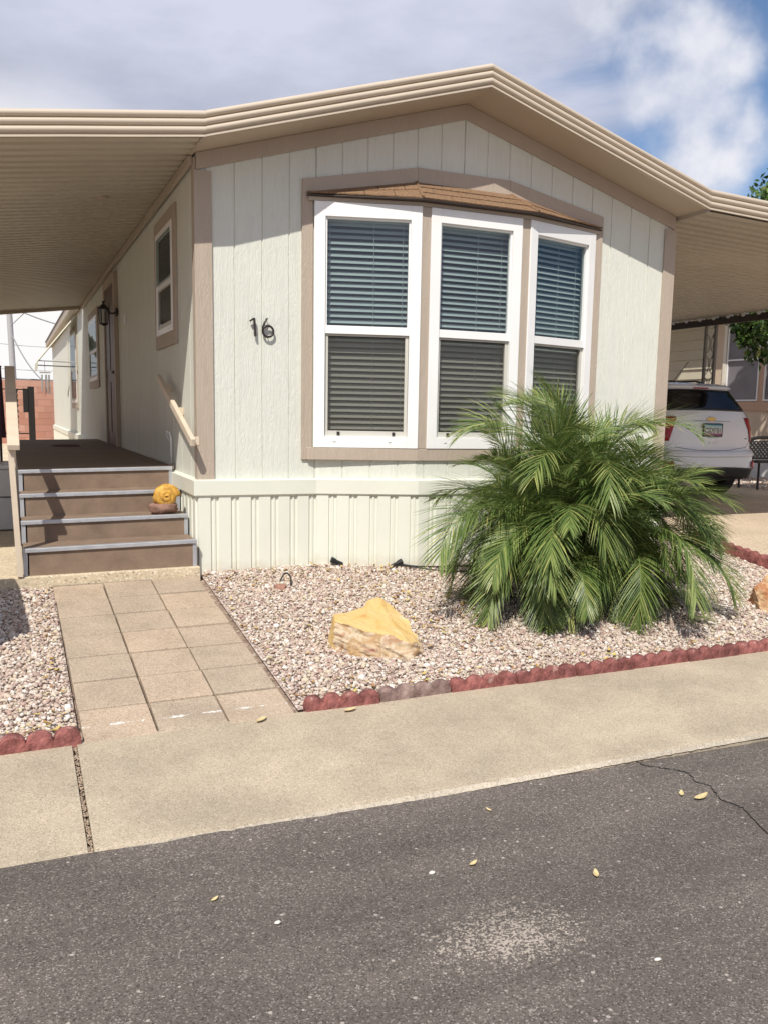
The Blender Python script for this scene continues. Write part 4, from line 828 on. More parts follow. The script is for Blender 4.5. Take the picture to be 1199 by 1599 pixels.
# fallen leaves
LEAF = island_mat('dry_leaf', [(0, (.52, .38, .13)), (.3, (.42, .26, .09)), (.55, (.56, .45, .24)), (.75, (.34, .19, .08)), (.88, (.50, .42, .14))], .7, .9)
def leaf_geo(b_, x, y, z, s, a, curl=.3):
    n = 6; vs = []
    for k in range(n + 1):
        q = k / n; wd = s * .22 * math.sin(math.pi * min(1, q * .95 + .03)) ** .8; h = z + curl * s * (q - .4) ** 2 * 1.5
        for sd in (-1, 0, 1): lx_, ly_ = (q - .5) * s, sd * wd; vs.append((x + lx_ * math.cos(a) - ly_ * math.sin(a), y + lx_ * math.sin(a) + ly_ * math.cos(a), h + abs(sd) * wd * .45))
    b_.add(vs, [(3 * k + j, 3 * k + 3 + j, 3 * k + 4 + j, 3 * k + 1 + j) for k in range(n) for j in (0, 1)])
b_ = MB()
for _ in range(520):
    u = random.random()
    if u < .30: x, y = random.gauss(1.25, .35), random.gauss(-1.2, .5)
    elif u < .52: x, y = random.uniform(.05, 4.4), -2.47 + abs(random.gauss(0, .12))
    elif u < .66: x, y = random.uniform(.1, 1.6), random.uniform(-.5, -.05)
    elif u < .74: x, y = -.02 + abs(random.gauss(0, .06)), random.uniform(-2.4, -.1)
    elif u < .82: x, y = -1.06 - abs(random.gauss(0, .06)), random.uniform(-2.45, -.3)
    elif u < .86: x, y = random.uniform(-1.6, -1.05), -2.45 + abs(random.gauss(0, .05))
    else: x, y = random.uniform(.1, 4.4), random.uniform(-2.4, -.1)
    if (x > -.0 and -2.47 < y < -.05 and x < 4.5) or (x < -1.05 and -2.47 < y < -.2): leaf_geo(b_, x, y, G(x, y) + random.uniform(.008, .02), random.uniform(.02, .05), random.uniform(0, 6.3), random.uniform(.1, .9))
o = b_.build('leaf_litter', LEAF); o['kind'] = 'stuff'; o['label'] = 'small dry yellow leaves scattered over the gravel'
def zroad(y): return -.306 - .024 * (-y - 3.46) / 7.04
for x, y, s, a, lab in [(1.25, -3.83, .045, .9, 'small yellow leaf near the road crack, just above a longer leaf'), (1.30, -3.89, .075, .1, 'long pale leaf lying across the crack in the road'), (.52, -4.25, .045, 1.1, 'bright yellow curled leaf on the asphalt right of the worn patch'), (.16, -4.03, .04, .4, 'pale leaf on the asphalt below the middle of the kerb line'), (.42, -3.67, .03, 2, 'tiny orange leaf on the asphalt close to the sidewalk'), (-.72, -3.93, .03, .5, 'small yellow leaf alone on the left part of the asphalt')]:
    b_ = MB(); leaf_geo(b_, x, y, zroad(y) + .004, s, a, .45); tag(b_.build('fallen_leaf', LEAF), lab, 'leaf', 'leaves lying on the road')
for x, y, lab in [(-.57, -4.13, 'white pebble on the left part of the asphalt'), (.40, -4.72, 'small white pebble on the asphalt right of the worn pale patch'), (-.0, -4.03, 'crushed white stone chip on the asphalt below the middle of the kerb')]:
    o = stones('road_pebble', np.array([[0, 0, 0.]]), np.array([.012]), mat('white_stone', (.72, .7, .62), .8)); o.location = (x, y, zroad(y) + .004); tag(o, lab, 'pebble', 'pebbles lying on the road')
for x, y, a, lab in [(.22, -2.62, .15, 'dry straw coloured leaf on the sidewalk beside the edging'), (-.22, -2.60, .6, 'small pale leaf on the joint between pavers and sidewalk')]:
    b_ = MB(); leaf_geo(b_, x, y, Gs(x, y) + .008, .07, a, .3); tag(b_.build('fallen_leaf', LEAF), lab, 'leaf')

# ------------------------------------------------------------------ palm
PLM = bpy.data.materials.new('palm_leaf'); PLM.use_nodes = True; t, b = nodes(PLM)
g_ = t.nodes.new('ShaderNodeNewGeometry'); r_ = t.nodes.new('ShaderNodeValToRGB'); e = r_.color_ramp
e.elements[0].position = 0; e.elements[0].color = (.065, .115, .028, 1); e.elements[1].position = 1; e.elements[1].color = (.42, .42, .14, 1)
k = e.elements.new(.45); k.color = (.13, .20, .05, 1); k = e.elements.new(.85); k.color = (.26, .33, .10, 1)
t.links.new(g_.outputs['Random Per Island'], r_.inputs[0]); t.links.new(r_.outputs[0], b.inputs['Base Color']); b.inputs['Roughness'].default_value = .38; b.inputs['Specular IOR Level'].default_value = .45
tr = t.nodes.new('ShaderNodeBsdfTranslucent'); t.links.new(r_.outputs[0], tr.inputs[0]); ms = t.nodes.new('ShaderNodeMixShader'); ms.inputs[0].default_value = .25
t.links.new(b.outputs[0], ms.inputs[1]); t.links.new(tr.outputs[0], ms.inputs[2]); t.links.new(ms.outputs[0], t.nodes['Material Output'].inputs[0])
RACH = mat('palm_rachis', (.28, .30, .09), .5)
PLY = PLM.copy(); PLY.name = 'palm_leaf_yellowing'
e = [x for x in PLY.node_tree.nodes if x.type == 'VALTORGB'][0].color_ramp
for k_, c_ in zip(e.elements, ((.20, .20, .05), (.34, .28, .08), (.42, .28, .10), (.45, .34, .16))): k_.color = (*c_, 1)
palm = thing('pygmy_date_palm', 'bushy green date palm with drooping feathery fronds in the gravel bed', 'palm', (2.4, -1.33, G(2.4, -1.33)))
TRK = mat('palm_trunk', (.13, .085, .05), .95, var=.5, vs=25, bump=1, bs=40)
heads = [(Vector((2.40, -1.28, .69)), 42, .90), (Vector((1.98, -1.46, .44)), 29, .80), (Vector((2.64, -1.56, .42)), 29, .80)]
for hp, nf, sc_f in heads:
    z0 = G(hp.x, hp.y) - .03; n = 8; b_ = MB(); pts = [(hp.x + .03 * math.sin(k * 1.3), hp.y + .02 * math.cos(k * 1.7), z0 + (hp.z - z0) * k / n) for k in range(n + 1)]; rs = [.085 - .02 * k / n + (.012 if k % 2 else 0) for k in range(n + 1)]
    b_.tube(pts, rs, 12); b_.build('trunk', TRK, palm)
def frond(hp, az, el, Ln, droop, seed, acc=None):
    rd = random.Random(seed); b_ = acc or MB(); d = Vector((math.cos(az) * math.cos(el), math.sin(az) * math.cos(el), math.sin(el))); p = hp.copy() + d * .03; n = 30; pts = [p.copy()]; dirs = [d.copy()]
    side_sw = rd.uniform(-.7, .7)
    for k in range(n):
        q = k / n; ax = Vector((math.cos(az), math.sin(az), 0)); d = d + Vector((0, 0, -1)) * droop / n * (.4 + 1.6 * q) + Vector((-math.sin(az), math.cos(az), 0)) * side_sw / n; d.normalize(); p = p + d * Ln / n
        gz = G(p.x, p.y) + .05
        if p.z < gz: p.z = gz; d.z = max(d.z, -.05); d.normalize()
        pts.append(p.copy()); dirs.append(d.copy())
    b_.tube(pts[::2], [.0085 * (1 - .85 * i / (n / 2)) for i in range(len(pts[::2]))], 5)
    twist = rd.uniform(-.7, .7); nl = 64
    for k in range(nl):
        q = .10 + .90 * (k + .5) / nl; i = min(n - 1, int(q * n)); f = q * n - i; P0 = pts[i].lerp(pts[min(n, i + 1)], f); D = dirs[i]
        side = D.cross(Vector((0, 0, 1)));
        if side.length < .1: side = Vector((-math.sin(az), math.cos(az), 0))
        side.normalize(); up = side.cross(D).normalized(); tw = twist * (.3 + q); side, up = side * math.cos(tw) + up * math.sin(tw), up * math.cos(tw) - side * math.sin(tw)
        ll = Ln * (.37 * math.sin(math.pi * (q * .80 + .14)) ** .7 + .02) * rd.uniform(.85, 1.1)
        for sg in (-1, 1):
            if rd.random() < .05: continue
            fwdk = .62 + .9 * q; v = (side * sg * (1.0 - .35 * q) + D * fwdk + up * rd.uniform(.10, .42)).normalized()
            wd = .0034 * rd.uniform(.85, 1.15); Q = [P0.copy()]; vv = v.copy()
            for s_ in range(3): vv = (vv + Vector((0, 0, -1)) * rd.uniform(.06, .24) + side * rd.uniform(-.07, .07)).normalized(); Q.append(Q[-1] + vv * ll / 3)
            for qq in Q:
                gz = G(qq.x, qq.y) + .012
                if qq.z < gz: qq.z = gz
            wv = vv.cross(up); 
            if wv.length < .05: wv = D.copy()
            wv.normalize(); fold = up * .35
            ws = [wd * .6, wd, wd * .85, .0004]; vs = []
            for qq, w_ in zip(Q, ws): vs += [qq - wv * w_ + fold * w_, qq, qq + wv * w_ + fold * w_]
            b_.add(vs, [(3 * j + c, 3 * j + c + 1, 3 * j + c + 4, 3 * j + c + 3) for j in range(3) for c in (0, 1)])
    if acc: return
    return b_.build('frond', PLM if rd.random() > .05 or el > .6 else PLY, palm)
sd = 0
for hp, nf, sf in heads:
    for i in range(nf):
        q = (i + .5) / nf; az = i * 2.39996 + random.uniform(-.3, .3) + hp.x
        el = R(82) - R(112) * q ** 1.0 + random.uniform(-.12, .12); Ln = (.82 + .34 * math.sin(math.pi * min(1, q + .1))) * sf * random.uniform(.85, 1.1); dr_ = 1.1 + 1.5 * q + random.uniform(-.3, .5)
        frond(hp, az, el, Ln, dr_, sd); sd += 1
rest = MB()      # shorter fronds filling the middle of the clump
for i in range(84):
    hp = Vector((2.36 + random.uniform(-.5, .46), -1.46 + random.uniform(-.30, .26), random.uniform(.32, .72))); frond(hp, i * 2.39996, random.uniform(-.25, 1.4), random.uniform(.5, .82), random.uniform(1.0, 2.6), 900 + i, rest)
o = rest.build('frond', PLM, palm); o['kind'] = 'stuff'

# ------------------------------------------------------------------ the car
CX, CY = 7.6, 3.0; CZ = G(8, 0)
car = thing('parked_car', 'white compact SUV parked under the carport, seen from behind', 'car', (CX, CY, CZ))
def interp(z, tab):
    for (a, va), (b, vb) in zip(tab, tab[1:]):
        if z <= b: q = (z - a) / (b - a); q = max(0, q); q = q * q * (3 - 2 * q) if False else q; return va + (vb - va) * q
    return tab[-1][1]
Tw = [(.18, .78), (.28, .855), (.45, .885), (.70, .89), (.95, .875), (1.10, .835), (1.25, .785), (1.50, .665), (1.56, .62), (1.60, .54), (1.625, .30)]
Tr = [(.18, .16), (.28, .05), (.42, .0), (.62, .01), (.70, .075), (.95, .085), (1.12, .125), (1.25, .20), (1.50, .40), (1.56, .40), (1.60, .50), (1.625, .9)]
Tf = [(.18, 4.1), (.3, 4.22), (.6, 4.25), (.8, 4.18), (.95, 4.0), (1.0, 3.4), (1.1, 3.05), (1.3, 2.75), (1.5, 2.4), (1.6, 2.1), (1.625, 1.9)]
def car_ring(z, n=64, off=0):
    w_, r0, f0 = interp(z, Tw) + off, interp(z, Tr) - off, interp(z, Tf) + off; yc = (r0 + f0) / 2; L_ = (f0 - r0) / 2; out_ = []
    for k in range(n):
        a = 2 * math.pi * k / n; c, s = math.cos(a), math.sin(a); ex = .24; out_.append((CX + w_ * math.copysign(abs(c) ** ex, c), CY + yc + L_ * math.copysign(abs(s) ** .24, s), CZ + z))
    return out_
def rear_y(x, z, off=0):
    w_, r0, f0 = interp(z, Tw) + off, interp(z, Tr) - off, interp(z, Tf) + off; yc = (r0 + f0) / 2; L_ = (f0 - r0) / 2; c = min(1, abs(x) / w_) ** (1 / .24); s = math.sqrt(max(0, 1 - c * c)); return CY + yc - L_ * s ** .24
zs = [.34, .36, .38, .42, .5, .58, .62, .66, .70, .76, .84, .95, 1.03, 1.12, 1.2, 1.25, 1.33, 1.42, 1.50, 1.54, 1.56, 1.58, 1.60, 1.615, 1.625]
b_ = MB(); n = 96; vs = [p for z in zs for p in car_ring(z, n)]; b_.add(vs, [(i * n + k, i * n + (k + 1) % n, (i + 1) * n + (k + 1) % n, (i + 1) * n + k) for i in range(len(zs) - 1) for k in range(n)] + [tuple((len(zs) - 1) * n + k for k in range(n))])
b_.build('body', CAR, car, smooth=True)
def patch(name, m, z0, z1, x0f, x1f, off, nz=8, nx=16, parent=car, arc=0):
    """a panel lying off metres proud of the car's rear, x limits given as functions of z"""
    b_ = MB(); vs = []
    for i in range(nz + 1):
        z = z0 + (z1 - z0) * i / nz; a, c = x0f(z), x1f(z)
        for k in range(nx + 1): x = a + (c - a) * k / nx; zz = z + arc * (x / .8) ** 2; vs.append((CX + x, rear_y(x, zz, off), CZ + zz))
    b_.add(vs, [(i * (nx + 1) + k, i * (nx + 1) + k + 1, (i + 1) * (nx + 1) + k + 1, (i + 1) * (nx + 1) + k) for i in range(nz) for k in range(nx)])
    o = b_.build(name, m, parent, smooth=True); s_ = o.modifiers.new('s', 'SOLIDIFY'); s_.thickness = .006; s_.offset = -1; return o
hw = lambda k, d=0: (lambda z: interp(z, Tw) * k - d)
patch('rear_window', GLB, 1.225, 1.515, lambda z: -hw(.965)(z), hw(.965), .008, arc=-.015)
patch('roof_spoiler', CAR, 1.53, 1.585, lambda z: -hw(.93)(z), hw(.93), .035, 3)
patch('brake_light', RED, 1.522, 1.54, lambda z: -.13, lambda z: .13, .045, 2)
patch('lower_bumper', CLAD, .31, .45, lambda z: -hw(.985)(z), hw(.985), .012, arc=-.03)
patch('bumper_step', CAR, .585, .665, lambda z: -hw(.985)(z), hw(.985), .018, 4, arc=.02)
for s_ in (-1, 1):
    a, c = (lambda z, s_=s_: s_ * interp(z, Tw) * (.72 + .10 * (1 - (z - .78) / .36))), (lambda z, s_=s_: s_ * interp(z, Tw) * .997)
    patch('taillight', RED, .80, 1.13, a, c, .012, 8, 14); patch('reverse_light', LENS, .80, .885, (lambda z, s_=s_: s_ * interp(z, Tw) * .90), (lambda z, s_=s_: s_ * interp(z, Tw) * .985), .017, 3, 8)
    patch('reflector', RED, .43, .53, (lambda z, s_=s_: s_ * .69), (lambda z, s_=s_: s_ * (.80 + (z - .43) * .4)), .022, 3, 6)
SEAM = mat('panel_gap', (.08, .08, .09), .7)
def line_on_car(pts, r, m, name):
    b_ = MB(); b_.tube([(CX + x, rear_y(x, z, .002), CZ + z) for x, z in pts], r, 5); return b_.build(name, m, car)
line_on_car([(-.62, .72), (-.3, .68), (0, .675), (.3, .68), (.62, .72), (.70, .80), (.735, .95), (.72, 1.12), (.70, 1.2)], .0035, SEAM, 'tailgate_gap')
line_on_car([(-.70, 1.09), (-.3, 1.08), (0, 1.078), (.3, 1.08), (.70, 1.09)], .003, SEAM, 'crease'); line_on_car([(-.70, .865), (0, .85), (.66, .865)], .0025, SEAM, 'crease')
# registration plate and frame, emblem
pz = .955; py_ = rear_y(0, pz) - .012
pf = MB().box((CX - .175, py_ - .006, CZ + pz - .092), (CX + .175, py_ + .01, CZ + pz + .092)).build('plate_frame', BLACK, car, bevel=.006)
pm = mat('plate_face', (.62, .68, .70), .5); t, b = nodes(pm); co = t.nodes.new('ShaderNodeTexCoord'); sx = t.nodes.new('ShaderNodeSeparateXYZ'); t.links.new(co.outputs['Generated'], sx.inputs[0]); r_ = t.nodes.new('ShaderNodeValToRGB'); e = r_.color_ramp
e.elements[0].position = .0; e.elements[0].color = (.30, .12, .22, 1); e.elements[1].position = .95; e.elements[1].color = (.12, .38, .50, 1)
for p, c in ((.16, (.34, .16, .25)), (.26, (.74, .70, .66)), (.70, (.70, .74, .74))): k = e.elements.new(p); k.color = (*c, 1)
t.links.new(sx.outputs[2], r_.inputs[0]); t.links.new(r_.outputs[0], b.inputs['Base Color'])
pl = MB().box((CX - .152, py_ - .009, CZ + pz - .074), (CX + .152, py_ - .0065, CZ + pz + .074)).build('plate', pm, car)
text_mesh('CSD0TB1', .098, mat('plate_ink', (.02, .06, .07), .6), 'plate_text', (CX, py_ - .0105, CZ + pz - .006), (R(90), 0, 0), car, .0008, 0, .72)
ez = 1.105; ey = rear_y(0, ez) - .012
b_ = MB(); b_.prism([(CX + x, ey, CZ + ez + z) for x, z in ((-.085, -.018), (-.03, -.018), (-.035, -.032), (.025, -.032), (.03, -.018), (.075, -.018), (.085, .016), (.032, .016), (.035, .030), (-.025, .030), (-.03, .016), (-.075, .016))], (0, .012, 0)); b_.build('emblem', GOLD, car, bevel=.002)
MB().box((CX - .05, rear_y(0, .76) - .006, CZ + .77), (CX + .09, rear_y(0, .76) + .004, CZ + .80)).build('handle', mat('chrome', (.5, .5, .52), .2, metal=.8), car)
line_on_car([(.60, .84), (.64, .84)], .006, BLACK, 'badge')
for sx_ in (-1, 1):
    for yy_ in (.82, 3.4):
        x = CX + sx_ * .79
        wh = MB().lathe((x - .11, CY + yy_, CZ + .335), [(.2, .0), (.31, .0), (.335, .03), (.335, .19), (.31, .22), (.2, .22)], 28, 'x').build('wheel', RUB, car, smooth=False)
        MB().lathe((x + sx_ * .112 - .004, CY + yy_, CZ + .335), [(.20, .0), (.18, .004), (.04, .008)], 20, 'x').build('rim', mat('rim', (.5, .5, .52), .3, metal=.8), wh)
# underbody behind the bumper so the wheels read dark
MB().box((CX - .78, CY + .25, CZ + .26), (CX + .78, CY + 4.0, CZ + .34)).build('underbody', CLAD, car)
for sx_ in (-1, 1):
    b_ = MB(); b_.tube([(CX + sx_ * .52, CY + .9, CZ + 1.62), (CX + sx_ * .54, CY + 1.1, CZ + 1.66), (CX + sx_ * .54, CY + 2.3, CZ + 1.66), (CX + sx_ * .52, CY + 2.5, CZ + 1.60)], .015, 8); b_.build('roof_rail', BLACK, car)
b_ = MB(); b_.box((CX - .08, CY + 1.0, CZ + 1.60), (CX + .08, CY + 1.22, CZ + 1.655)); b_.build('antenna_base', BLACK, car, bevel=.01)
MB().tube([(CX + .05, CY + 1.0, CZ + 1.655), (CX + .26, CY + .95, CZ + 1.93)], .005, 6).build('antenna', BLACK, car)
for s_ in (-1, 1):   # side glass
    b_ = MB(); vs = []
    for i in range(5):
        z = 1.12 + .38 * i / 4; w_ = interp(z, Tw) + .006
        for yv in lin(.75 + (z - 1.1) * .5, 3.0 - (z - 1.1) * 1.3, 9): vs.append((CX + s_ * w_, CY + yv, CZ + z))
    b_.add(vs, [(i * 9 + k, i * 9 + k + 1, (i + 1) * 9 + k + 1, (i + 1) * 9 + k) for i in range(4) for k in range(8)]); b_.build('side_window', GLB, car)

# ------------------------------------------------------------------ neighbour on the right
NX = 11.8
nb_ = thing('neighbouring_home', 'peach and tan neighbouring home with tall screened windows beyond the carport', 'house', (NX, 5, 0))
MB().box((NX, -1.5, .85), (NX + 5, 7.75, 3.35)).build('wall', PEACHW, nb_); MB().box((NX - .02, -1.52, 0.05), (NX + 5, 7.75, .85)).build('skirting', mat('white_skirt', (.72, .72, .70), .6, var=.05), nb_)
MB().box((NX - .035, -1.52, .835), (NX - .001, 7.75, .90)).build('rail_trim', WHITE, nb_)
MB().box((NX - .03, -1.5, 1.46), (NX - .001, 7.6, 1.63)).build('band', PEACH, nb_)
MB().box((NX - .5, -1.8, 3.35), (NX + 5.3, 8.0, 3.5)).build('roof', mat('nb_roof', (.5, .45, .38), .7), nb_)
yy = 7.36
for i in range(7):
    ya = yy - .86; w_ = MB()
    for a, c, d, e_ in ((ya, ya + .03, 1.64, 3.2), (yy - .03, yy, 1.64, 3.2), (ya + .03, yy - .03, 1.64, 1.67), (ya + .03, yy - .03, 3.17, 3.2), (ya + .03, yy - .03, 2.42, 2.45)): w_.box((NX - .045, a, d), (NX - .001, c, e_))
    wf = w_.build('window', WHITE, nb_); MB().box((NX - .02, ya + .03, 1.67), (NX - .004, yy - .03, 2.42)).build('solar_screen', SCRG, wf); MB().box((NX - .02, ya + .03, 2.45), (NX - .004, yy - .03, 3.17)).build('solar_screen', SCRG, wf)
    MB().box((NX - .03, yy - 1.0, 1.631), (NX - .001, yy - .861, 3.2)).build('post_trim', PEACH, nb_); yy -= 1.0
MB().box((NX - .05, 7.38, .9), (NX - .001, 7.46, 3.3)).build('sunlit_edge', mat('sunlit_cream', (.75, .70, .6), .6), nb_)  # pale strip paints the sunlit line next to the shaded siding
sh = thing('storage_shed', 'beige horizontal lap sided shed behind the carport post', 'shed', (NX, 9.5, .1))
b_ = MB(); z = .1
while z < 3.4: b_.add([(NX - .035, 7.8, z), (NX - .035, 16, z), (NX + .0, 16, z + .199), (NX + .0, 7.8, z + .199), (NX + .0, 16, z), (NX + .0, 7.8, z)], [(1, 0, 3, 2), (0, 1, 4, 5)]); z += .20
b_.build('lap_siding', BEIGE, sh); MB().box((NX + .001, 7.8, .05), (NX + 4, 16, 3.4)).build('shell', BEIGE, sh)
na = thing('shade_cover', 'unseen flat tan cover added to keep the beige shed in shade', 'awning', (10.6, 11, 3.4)); MB().box((9.5, 7.9, 3.42), (NX + .2, 16, 3.5)).build('roof_panel', PAN, na)  # unseen cover, added so the shed siding lies in shade
for y_ in (8.1, 15.8): MB().box((9.55, y_, .1), (9.65, y_ + .08, 3.42)).build('post', mat('shade_cover_post', (.5, .47, .4), .6), na)

# iron bench
bn = thing('iron_bench', 'black iron garden bench with lattice back behind the car', 'bench', (9.9, 3.9, .19))
bz = .19; bx0, bx1 = 9.42, 10.6; byy = 4.45
b_ = MB(); b_.tube(smoothpts([(bx0, byy, bz + .45), (bx0 + .02, byy + .03, bz + .68), (bx0 + .3, byy + .05, bz + .78), ((bx0 + bx1) / 2, byy + .05, bz + .81), (bx1 - .3, byy + .05, bz + .78), (bx1 - .02, byy + .03, bz + .68), (bx1, byy, bz + .45)]), .028, 6); b_.tube([(bx0, byy, bz + .47), (bx1, byy, bz + .47)], .016, 6)
k = 0
while k < 16: xk = bx0 + .08 * k; b_.beam((max(bx0, xk), byy + .03, bz + .48), (min(bx1, xk + .3), byy + .03, bz + .75), .018, .02); b_.beam((max(bx0, xk), byy + .035, bz + .75), (min(bx1, xk + .3), byy + .035, bz + .48), .018, .02); k += 1
b_.build('backrest', BLACK, bn); b_ = MB()
for k in range(6): b_.box((bx0, byy - .42 + k * .072, bz + .42), (bx1, byy - .37 + k * .072, bz + .445))
b_.build('seat', BLACK, bn)
for xk in (bx0 + .05, bx1 - .05):
    for yk in (-.4, 0): MB().tube([(xk, byy + yk, bz - .0), (xk + .02, byy + yk + .02, bz + .2), (xk, byy + yk, bz + .43)], .02, 6).build('leg', BLACK, bn)

# citrus tree beyond the carport edge
def leafy(name, cpos, rad, n, size, m, seed, parent, clumps=26):
    r_ = np.random.default_rng(seed); cc = r_.normal(size=(clumps, 3)); cc /= np.linalg.norm(cc, axis=1)[:, None]; cc *= r_.uniform(.45, 1, (clumps, 1)); cr = r_.uniform(.2, .42, clumps)
    k = r_.integers(0, clumps, n); p = r_.normal(size=(n, 3)); p /= np.linalg.norm(p, axis=1)[:, None]; p *= r_.uniform(.55, 1, (n, 1)) ** .6; p = (cc[k] + p * cr[k][:, None]) * np.array(rad) + np.array(cpos)
    d = r_.normal(size=(n, 3)); d[:, 2] -= .5; d /= np.linalg.norm(d, axis=1)[:, None]; u = r_.normal(size=(n, 3)); s = np.cross(d, u); s /= np.linalg.norm(s, axis=1)[:, None]; L_ = size * r_.uniform(.7, 1.3, (n, 1)); wd = L_ * .27
    nn_ = np.cross(d, s); a = p; bb = p + d * L_ * .45 + s * wd + nn_ * wd * .3; c = p + d * L_; dd = p + d * L_ * .45 - s * wd + nn_ * wd * .3
    V = np.stack([a, bb, c, dd], 1).reshape(-1); me = bpy.data.meshes.new(name); me.vertices.add(4 * n); me.vertices.foreach_set('co', V)
    F = (np.array([[0, 1, 2], [0, 2, 3]])[None] + (np.arange(n) * 4)[:, None, None]).reshape(-1).astype(np.int32); me.loops.add(len(F)); me.loops.foreach_set('vertex_index', F); me.polygons.add(2 * n); me.polygons.foreach_set('loop_start', np.arange(0, 6 * n, 3, dtype=np.int32)); me.update(); me.validate()
    me.materials.append(m); o = bpy.data.objects.new(name, me); col.objects.link(o); o.parent = parent; o.matrix_parent_inverse = parent.matrix_basis.inverted(); return o
CIT = island_mat('citrus_leaf', [(0, (.05, .10, .02)), (.3, (.08, .15, .03)), (.55, (.04, .08, .02)), (.75, (.13, .20, .05)), (.92, (.20, .24, .07))], .35, .2)
tr_ = thing('citrus_tree', 'dark green leafy tree beyond the carport edge at the right of the photo', 'tree', (10.35, 4.3, .19))
BARK = mat('bark', (.16, .12, .09), .9, var=.4, vs=20, bump=.8, bs=40)
b_ = MB(); b_.tube([(10.55, 4.0, .15), (10.5, 4.1, 1.2), (10.4, 4.3, 2.3), (10.3, 4.5, 3.6)], [.11, .09, .07, .03], 9)
for k in range(9): a = k * 2.4; z = 2.0 + .17 * k; z += .3; b_.tube([(10.38, 4.35, z), (10.35 + .4 * math.cos(a), 4.45 + .4 * math.sin(a), z + .2), (10.3 + .65 * math.cos(a), 4.5 + .65 * math.sin(a), z + .4)], [.035, .02, .008], 6)
b_.build('trunk', BARK, tr_)
leafy('crown', (10.22, 4.6, 3.72), (1.1, 1.15, 1.32), 11000, .12, CIT, 4, tr_, 40)

# ------------------------------------------------------------------ far left behind the porch
def course_wall(name, x0, x1, y, z0, z1, m, label):
    o = thing(name, label, 'wall', ((x0 + x1) / 2, y, z0)); b_ = MB(); z = z0; r_ = 0
    while z < z1 - .01:
        x = x0 - (.2 if r_ % 2 else 0)
        while x < x1: b_.box((max(x, x0) + .004, y, z + .004), (min(x + .397, x1) - .002, y + .19, z + .196)); x += .4
        z += .2; r_ += 1
    b_.build('blocks', m, o, bevel=.004); MB().box((x0, y + .006, z0), (x1, y + .18, z)).build('mortar', mat('mortar', (.36, .25, .21), .9), o); return o
BLK = island_mat('red_block', [(0, (.42, .22, .17)), (.3, (.46, .25, .19)), (.6, (.40, .20, .15)), (.8, (.48, .28, .22))], .9, .3)
course_wall('block_wall', -6, 2.5, 24.5, .1, 2.1, BLK, 'red concrete block wall at the far end of the lot behind the porch')
gt_ = thing('iron_gate', 'black iron fence panel and post behind the porch, in front of the block wall', 'fence', (-1.1, 13, .1))
MB().box((-.90, 12.95, .1), (-.78, 13.07, 1.66)).build('post', BLACK, gt_)
for z in (1.60, .73): MB().box((-3.2, 13.0, z - .012), (-.90, 13.02, z + .012)).build('bar', BLACK, gt_)
MB().box((-.99, 12.93, 1.15), (-.90, 13.05, 1.62)).build('latch_box', BLACK, gt_)
for xk in (-1.10, -1.55, -2.0, -2.45): 
    b_ = MB(); b_.tube([(xk + .012 * math.sin(q * 2.2), 13.01 + .012 * math.cos(q * 2.2), .73 + .87 * q / 24) for q in range(25)], [.010 + .008 * abs(math.sin(q * .9)) for q in range(25)], 6); b_.build('picket', BLACK, gt_)
gb = thing('shadow_bin', 'unseen tan bin added left of the gravel bed to cast the shadow on it', 'bin', (-2.1, -1.2, -.05))  # unseen box added and sized so its shadow falls on the left gravel
MB().box((-2.6, -1.7, -.08), (-1.66, -.72, .88)).build('shadow_bin_body', TANP, gb, bevel=.02); MB().box((-2.63, -1.73, .882), (-1.645, -.70, .93)).build('lid', TANP, gb, bevel=.01)
nl_ = thing('left_sky_blocker', 'unseen plain tan house shape added left of the lot to cut sky light on the side wall', 'house', (-9.5, 6, 0))  # unseen house shape, added to cut sky light reaching the side wall
MB().box((-12.5, -1.5, -.1), (-7.4, 20, 3.3)).build('wall', TANP, nl_); MB().prism([(-12.8, -1.8, 3.3), (-7.1, -1.8, 3.3), (-9.95, -1.8, 4.0)], (0, 22, 0)).build('roof', TANP, nl_)
# folded umbrella and white cabinet left of the steps
um = thing('patio_umbrella', 'closed dark umbrella standing left of the porch steps', 'umbrella', (-1.335, 3.3, .12))
MB().tube([(-1.345, 3.0, .7), (-1.34, 3.0, 1.68)], .012, 8).build('pole', BLACK, um); MB().tube([(-1.325, 3.0, .95), (-1.328, 3.0, 1.3), (-1.335, 3.0, 1.62), (-1.335, 3.0, 1.64)], [.032, .024, .022, .028], 8).build('folded_canopy', mat('umbrella_fabric', (.05, .02, .03), .8), um)
cb_ = thing('storage_cabinet', 'white plastic storage cabinet left of the porch steps', 'cabinet', (-1.6, 2.9, .12))
MB().box((-2.2, 2.4, .12), (-1.255, 3.1, .68)).build('cabinet_body', mat('cabinet_plastic', (.60, .60, .60), .5), cb_, bevel=.01); MB().box((-2.22, 2.37, .683), (-1.245, 3.12, .72)).build('lid', mat('cabinet_lid', (.62, .62, .64), .5), cb_, bevel=.008)
MB().box((-2.0, 2.392, .42), (-1.27, 2.4, .43)).build('seam', BLACK, cb_)
